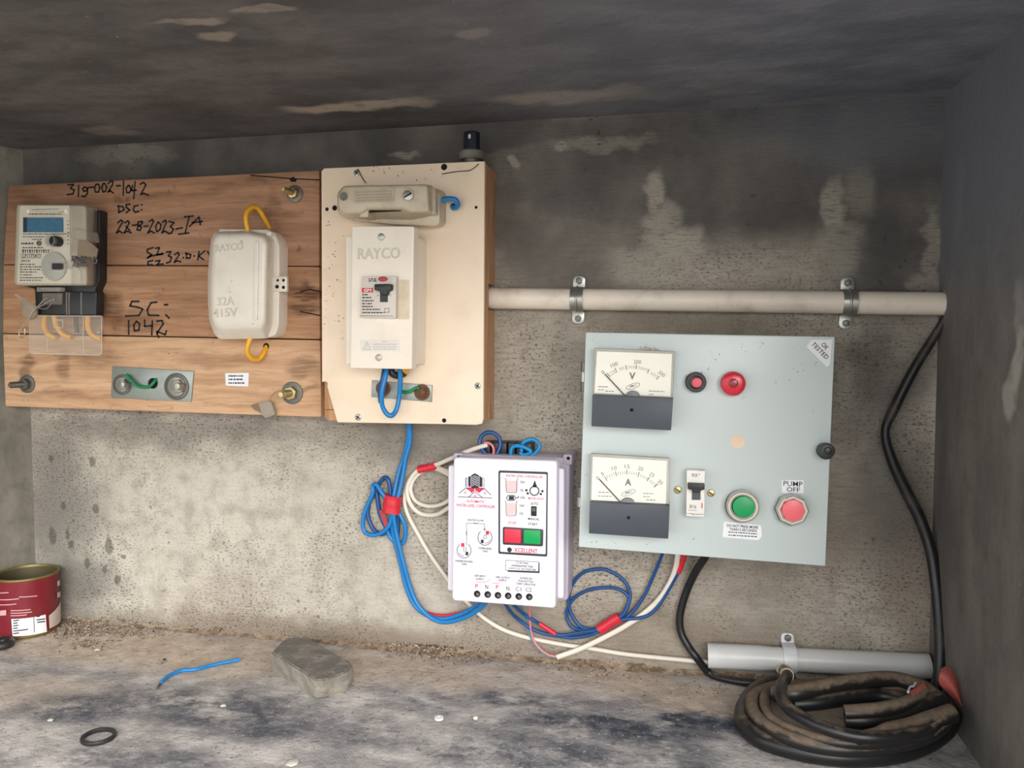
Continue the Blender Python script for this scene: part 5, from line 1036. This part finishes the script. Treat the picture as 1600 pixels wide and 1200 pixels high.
def canpatch(name, px, mt, off=.0004, par=None):     # a patch of print wrapped on the can, corners given in pixels
    def hit(x, y):
        d = ray(x, y); o = CP - ctr; a = d.x ** 2 + d.y ** 2; b = 2 * (o.x * d.x + o.y * d.y); c = o.x ** 2 + o.y ** 2 - rc * rc; ds = b * b - 4 * a * c
        t = (-b - math.sqrt(max(ds, 0))) / (2 * a); p = CP + d * t; return math.atan2(p.y - ctr.y, p.x - ctr.x), p.z
    g = G(); (a0, z0), (a1, z1), (a2, z2), (a3, z3) = [hit(*p) for p in px]; n = 10; V = []
    for i in range(n + 1):
        t = i / n; at, ab = a0 + (a1 - a0) * t, a3 + (a2 - a3) * t
        for a, z in ((at, z0 + (z1 - z0) * t), (ab, z3 + (z2 - z3) * t)): V.append(Vector((ctr.x + (rc + off) * math.cos(a), ctr.y + (rc + off) * math.sin(a), z)))
    g.add(V, [[2 * i, 2 * i + 1, 2 * i + 3, 2 * i + 2] for i in range(n)]); return obj(name, g, mt, par or root, 60)
lb = canpatch('label', [(18, 967), (71, 960), (73, 987), (20, 994)], M_PAPER)
for y, a, b in ((970, 21, 30), (974, 21, 28), (978, 21, 29), (982, 21, 28), (986, 21, 44), (990, 21, 30), (968, 57, 62), (973, 57, 70), (977, 58, 70)):
    canpatch('label_print', [(a, y - .9 + (a - 18) * -.12), (b, y - .9 + (b - 18) * -.12), (b, y + .9 + (b - 18) * -.12), (a, y + .9 + (a - 18) * -.12)], M_PRINT, .0007, lb)
canpatch('label_print', [(52, 964), (53, 964), (54, 988), (53, 988)], M_PRINT, .0007, lb)
for y, a, b in ((926.5, 0, 14), (937, 0, 30), (934.5, 30, 58), (945, 0, 26), (955, 17, 48), (959, 17, 50), (963, 17, 42)):
    canpatch('can_print', [(a, y - .8 - a * .06), (b, y - .8 - b * .06), (b, y + .6 - b * .06), (a, y + .6 - a * .06)], mat('pinkish_print', (206, 160, 160), .5, dirt=0), .0005)
canpatch('can_motif', [(0, 954), (10, 953), (10, 961), (0, 962)], mat('pinkish_print', (206, 160, 160), .5))
canpatch('can_motif', [(76, 962), (95, 935), (96, 968), (77, 982)], mat('cream_print', (206, 190, 178), .45, dirt=.2), .0003)
for y in (908, 926): canpatch('can_motif', [(89, y), (95, y - 3), (95, y + 6), (89, y + 8)], mat('cream_print', (206, 190, 178), .45), .0003)
# black ring at the left edge
c = FL(2, 1012); g = tube(G(), [c + Vector((.009 * math.cos(t), .009 * math.sin(t), .0045)) for t in [i * math.pi / 10 for i in range(20)]], .0045, 12, 1, True); obj('black_ring', g, M_BLACK, None, 60, 'thick black rubber bush at the left edge beside the can', 'rubber bush')

# ================================================================== things on the floor
def brick():
    bot = [(423, 1047), (494, 1092), (506, 1091), (542, 1080), (552, 1065), (548, 1052), (480, 1017), (440, 1018)]
    hgt = .026
    top = [(424, 1019), (493, 1062), (506, 1063), (540, 1050), (551, 1041), (545, 1033), (478, 994), (447, 996)]
    B = [FL(*p) for p in bot]; T = [FL(*p, hgt) for p in top]
    bm = bmesh.new(); a = [bm.verts.new(p) for p in B]; b = [bm.verts.new(p) for p in T]; n = len(a)
    bm.faces.new(a[::-1]); bm.faces.new(b)
    for i in range(n): bm.faces.new((a[i], a[(i + 1) % n], b[(i + 1) % n], b[i]))
    bmesh.ops.recalc_face_normals(bm, faces=bm.faces)
    bmesh.ops.bevel(bm, geom=[e for e in bm.edges if min(v.co.z for v in e.verts) > ZF + .001], offset=.0014, segments=2, affect='EDGES')
    bmesh.ops.triangulate(bm, faces=bm.faces); 
    for _ in range(3): bmesh.ops.subdivide_edges(bm, edges=[e for e in bm.edges if e.calc_length() > .004], cuts=1, use_grid_fill=True); bmesh.ops.triangulate(bm, faces=bm.faces)
    bm.normal_update()
    for v in bm.verts:
        k = .0010 * mnoise.noise(v.co * 60) + .0005 * mnoise.noise(v.co * 180)
        if v.co.z > ZF + .0015: v.co += v.normal * k
    g = G(); take(bm, g, lambda c: c.copy()); return g
t_ = NT('grey_cement_block'); k_ = t_.mix(t_.rng(t_.noise(40, 5, .65), .35, .68), lin((136, 131, 120)), lin((172, 165, 152))); k_ = t_.mix(t_.rng(t_.noise(220, 3), .56, .7, 0, .5), k_, lin((80, 74, 68)))
ge_ = t_.n('ShaderNodeNewGeometry'); k_ = t_.mix(t_.m2('MULTIPLY', t_.rng(t_.sep(ge_.outputs['Normal'])[2], .6, .9), t_.rng(t_.noise(50, 4, .6), .35, .55, .3, 1)), k_, lin((122, 117, 112)))
t_.bump(t_.noise(260, 4, .6), .7, .0015); M_BRICK = t_.out(k_, .93, spec=.12)
obj('broken_block', brick(), M_BRICK, None, 50, 'rough broken grey cement block on the floor', 'block')
pth = fl([(251, 1067), (258, 1060), (269, 1053), (286, 1047.5), (306, 1046), (334, 1038.5), (374, 1030.5)], .0022)
r = thing('wire_scrap', 'short blue wire offcut lying on the floor', 'wire', FL(310, 1046))
obj('insulation', tube(G(), pth, .0018, 10), M_BLUE, r, 60)
obj('bare_end', tube(G(), fl([(254, 1064), (249, 1070), (246, 1075)], .0016), .0011, 8), mat('dull_copper', (110, 80, 66), .5, .5), r, 60)
c = FL(154, 1154.5); rx = (FL(181, 1154.5) - FL(127, 1154.5)).length / 2; ry = abs(FL(154, 1142).y - FL(154, 1167).y) / 2; q_ = (rx + ry) / 2
g = G(); V, F = [], []; n = 48; prof = [(q_ * 1.02, .0004), (q_ * 1.06, .0018), (q_ * 1.02, .0036), (q_ * .86, .0036), (q_ * .84, .0018), (q_ * .86, .0004)]
for i in range(n):
    t = 2 * math.pi * i / n
    for a, h in prof: V.append(c + Vector((a * math.cos(t), a * math.sin(t), h)))
for i in range(n):
    for j in range(6): F.append([i * 6 + j, ((i + 1) % n) * 6 + j, ((i + 1) % n) * 6 + (j + 1) % 6, i * 6 + (j + 1) % 6])
obj('rubber_ring', g.add(V, F), M_BLACK, None, 40, 'flat black rubber ring lying on the floor', 'rubber ring')
c = FL(686, 1124); q_ = (FL(693, 1124) - FL(679, 1124)).length / 2; g = G(); V, F = [], []; prof = [(q_, .0003), (q_, .002), (q_ * .35, .002), (q_ * .35, .0003)]
for i in range(24):
    t = 2 * math.pi * i / 24
    for a, h in prof: V.append(c + Vector((a * math.cos(t), a * math.sin(t), h)))
for i in range(24):
    for j in range(4): F.append([i * 4 + j, ((i + 1) % 24) * 4 + j, ((i + 1) % 24) * 4 + (j + 1) % 4, i * 4 + (j + 1) % 4])
obj('washer', g.add(V, F), mat('clean_white_plastic', (238, 236, 230), .5, dirt=.03), None, 40, 'small white washer on the dark floor', 'washer')
def crumb(x, y, s, sq, mt, name, label):
    c = FL(x, y); bm = bmesh.new(); bmesh.ops.create_icosphere(bm, subdivisions=2, radius=s)
    for v in bm.verts: v.co *= 1 + .35 * mnoise.noise(v.co * 900 + Vector((x, y, 0))); v.co.z *= sq
    zm = min(v.co.z for v in bm.verts); g = G(); take(bm, g, lambda p: c + Vector((p.x, p.y, p.z - zm))); return obj(name, g, mt, None, 40, label, 'pebble')
M_CHIP = mat('white_chip', (214, 208, 198), .8, dirt=.15)
crumb(743, 1125, .0024, .7, M_CHIP, 'pebble', 'tiny pale pebble right of the white washer')
crumb(349, 1104, .0026, .4, M_CHIP, 'pebble', 'small white chip below the blue wire offcut')
crumb(79, 1127, .0026, .4, M_CHIP, 'pebble', 'small white chip left of the rubber ring')
crumb(456, 1194, .0050, .2, M_CHIP, 'pebble', 'flat pale chip at the bottom edge of the floor')
crumb(257, 1032, .0016, .7, M_SPECK, 'pebble', 'tiny dark crumb above the copper end of the offcut')
crumb(152, 1016, .0030, .3, M_CHIP, 'pebble', 'flat pale flake on the dust right of the can')
# litter of husks and crumbs along the wall
def litter(spots, mt, label, name):
    g = G()
    for x, y, sx, sy, n, s in spots:
        for _ in range(n):
            p = FL(random.gauss(x, sx), random.gauss(y, sy)); p.y = min(p.y, -.002 - random.random() * .004)
            p.z = ZF + .001 + (max(0, .012 + p.y) * .7 if p.y > -.012 else 0); q = s * random.uniform(.6, 1.9); an = random.uniform(0, 6.28); e = Vector((math.cos(an), math.sin(an), random.uniform(-.3, .6))) * q; f = Vector((-math.sin(an), math.cos(an), random.uniform(-.4, .4))) * q * random.uniform(.2, .5)
            up = Vector((0, 0, q * .35))
            g.add([p - e, p + f, p + e, p - f, p + up], [[0, 1, 4], [1, 2, 4], [2, 3, 4], [3, 0, 4], [3, 2, 1, 0]])
    return obj(name, g, mt, None, 0, label, 'litter', kind='stuff')
spots = [(150, 985, 60, 6, 420, .0016), (110, 985, 25, 8, 200, .0017), (140, 1008, 22, 5, 70, .0018), (240, 990, 50, 5, 120, .0014), (340, 992, 14, 3, 40, .0014), (560, 1008, 60, 4, 60, .0012), (640, 1018, 30, 6, 160, .0013), (690, 1024, 25, 6, 180, .0014), (760, 1032, 40, 5, 90, .0012), (880, 1045, 40, 4, 70, .0012), (940, 1052, 40, 5, 90, .0012), (1100, 1078, 30, 7, 60, .0012), (800, 1120, 120, 24, 40, .0009), (250, 1050, 80, 24, 40, .0008)]
t_ = NT('husk_and_crumb'); k_ = t_.mix(t_.rng(t_.noise(420, 2, .5), .47, .53), lin((84, 66, 52)), lin((186, 168, 146))); M_LIT = t_.out(k_, .92, spec=.1)
litter(spots, M_LIT, 'brown husks and pale crumbs littered along the wall foot', 'litter')
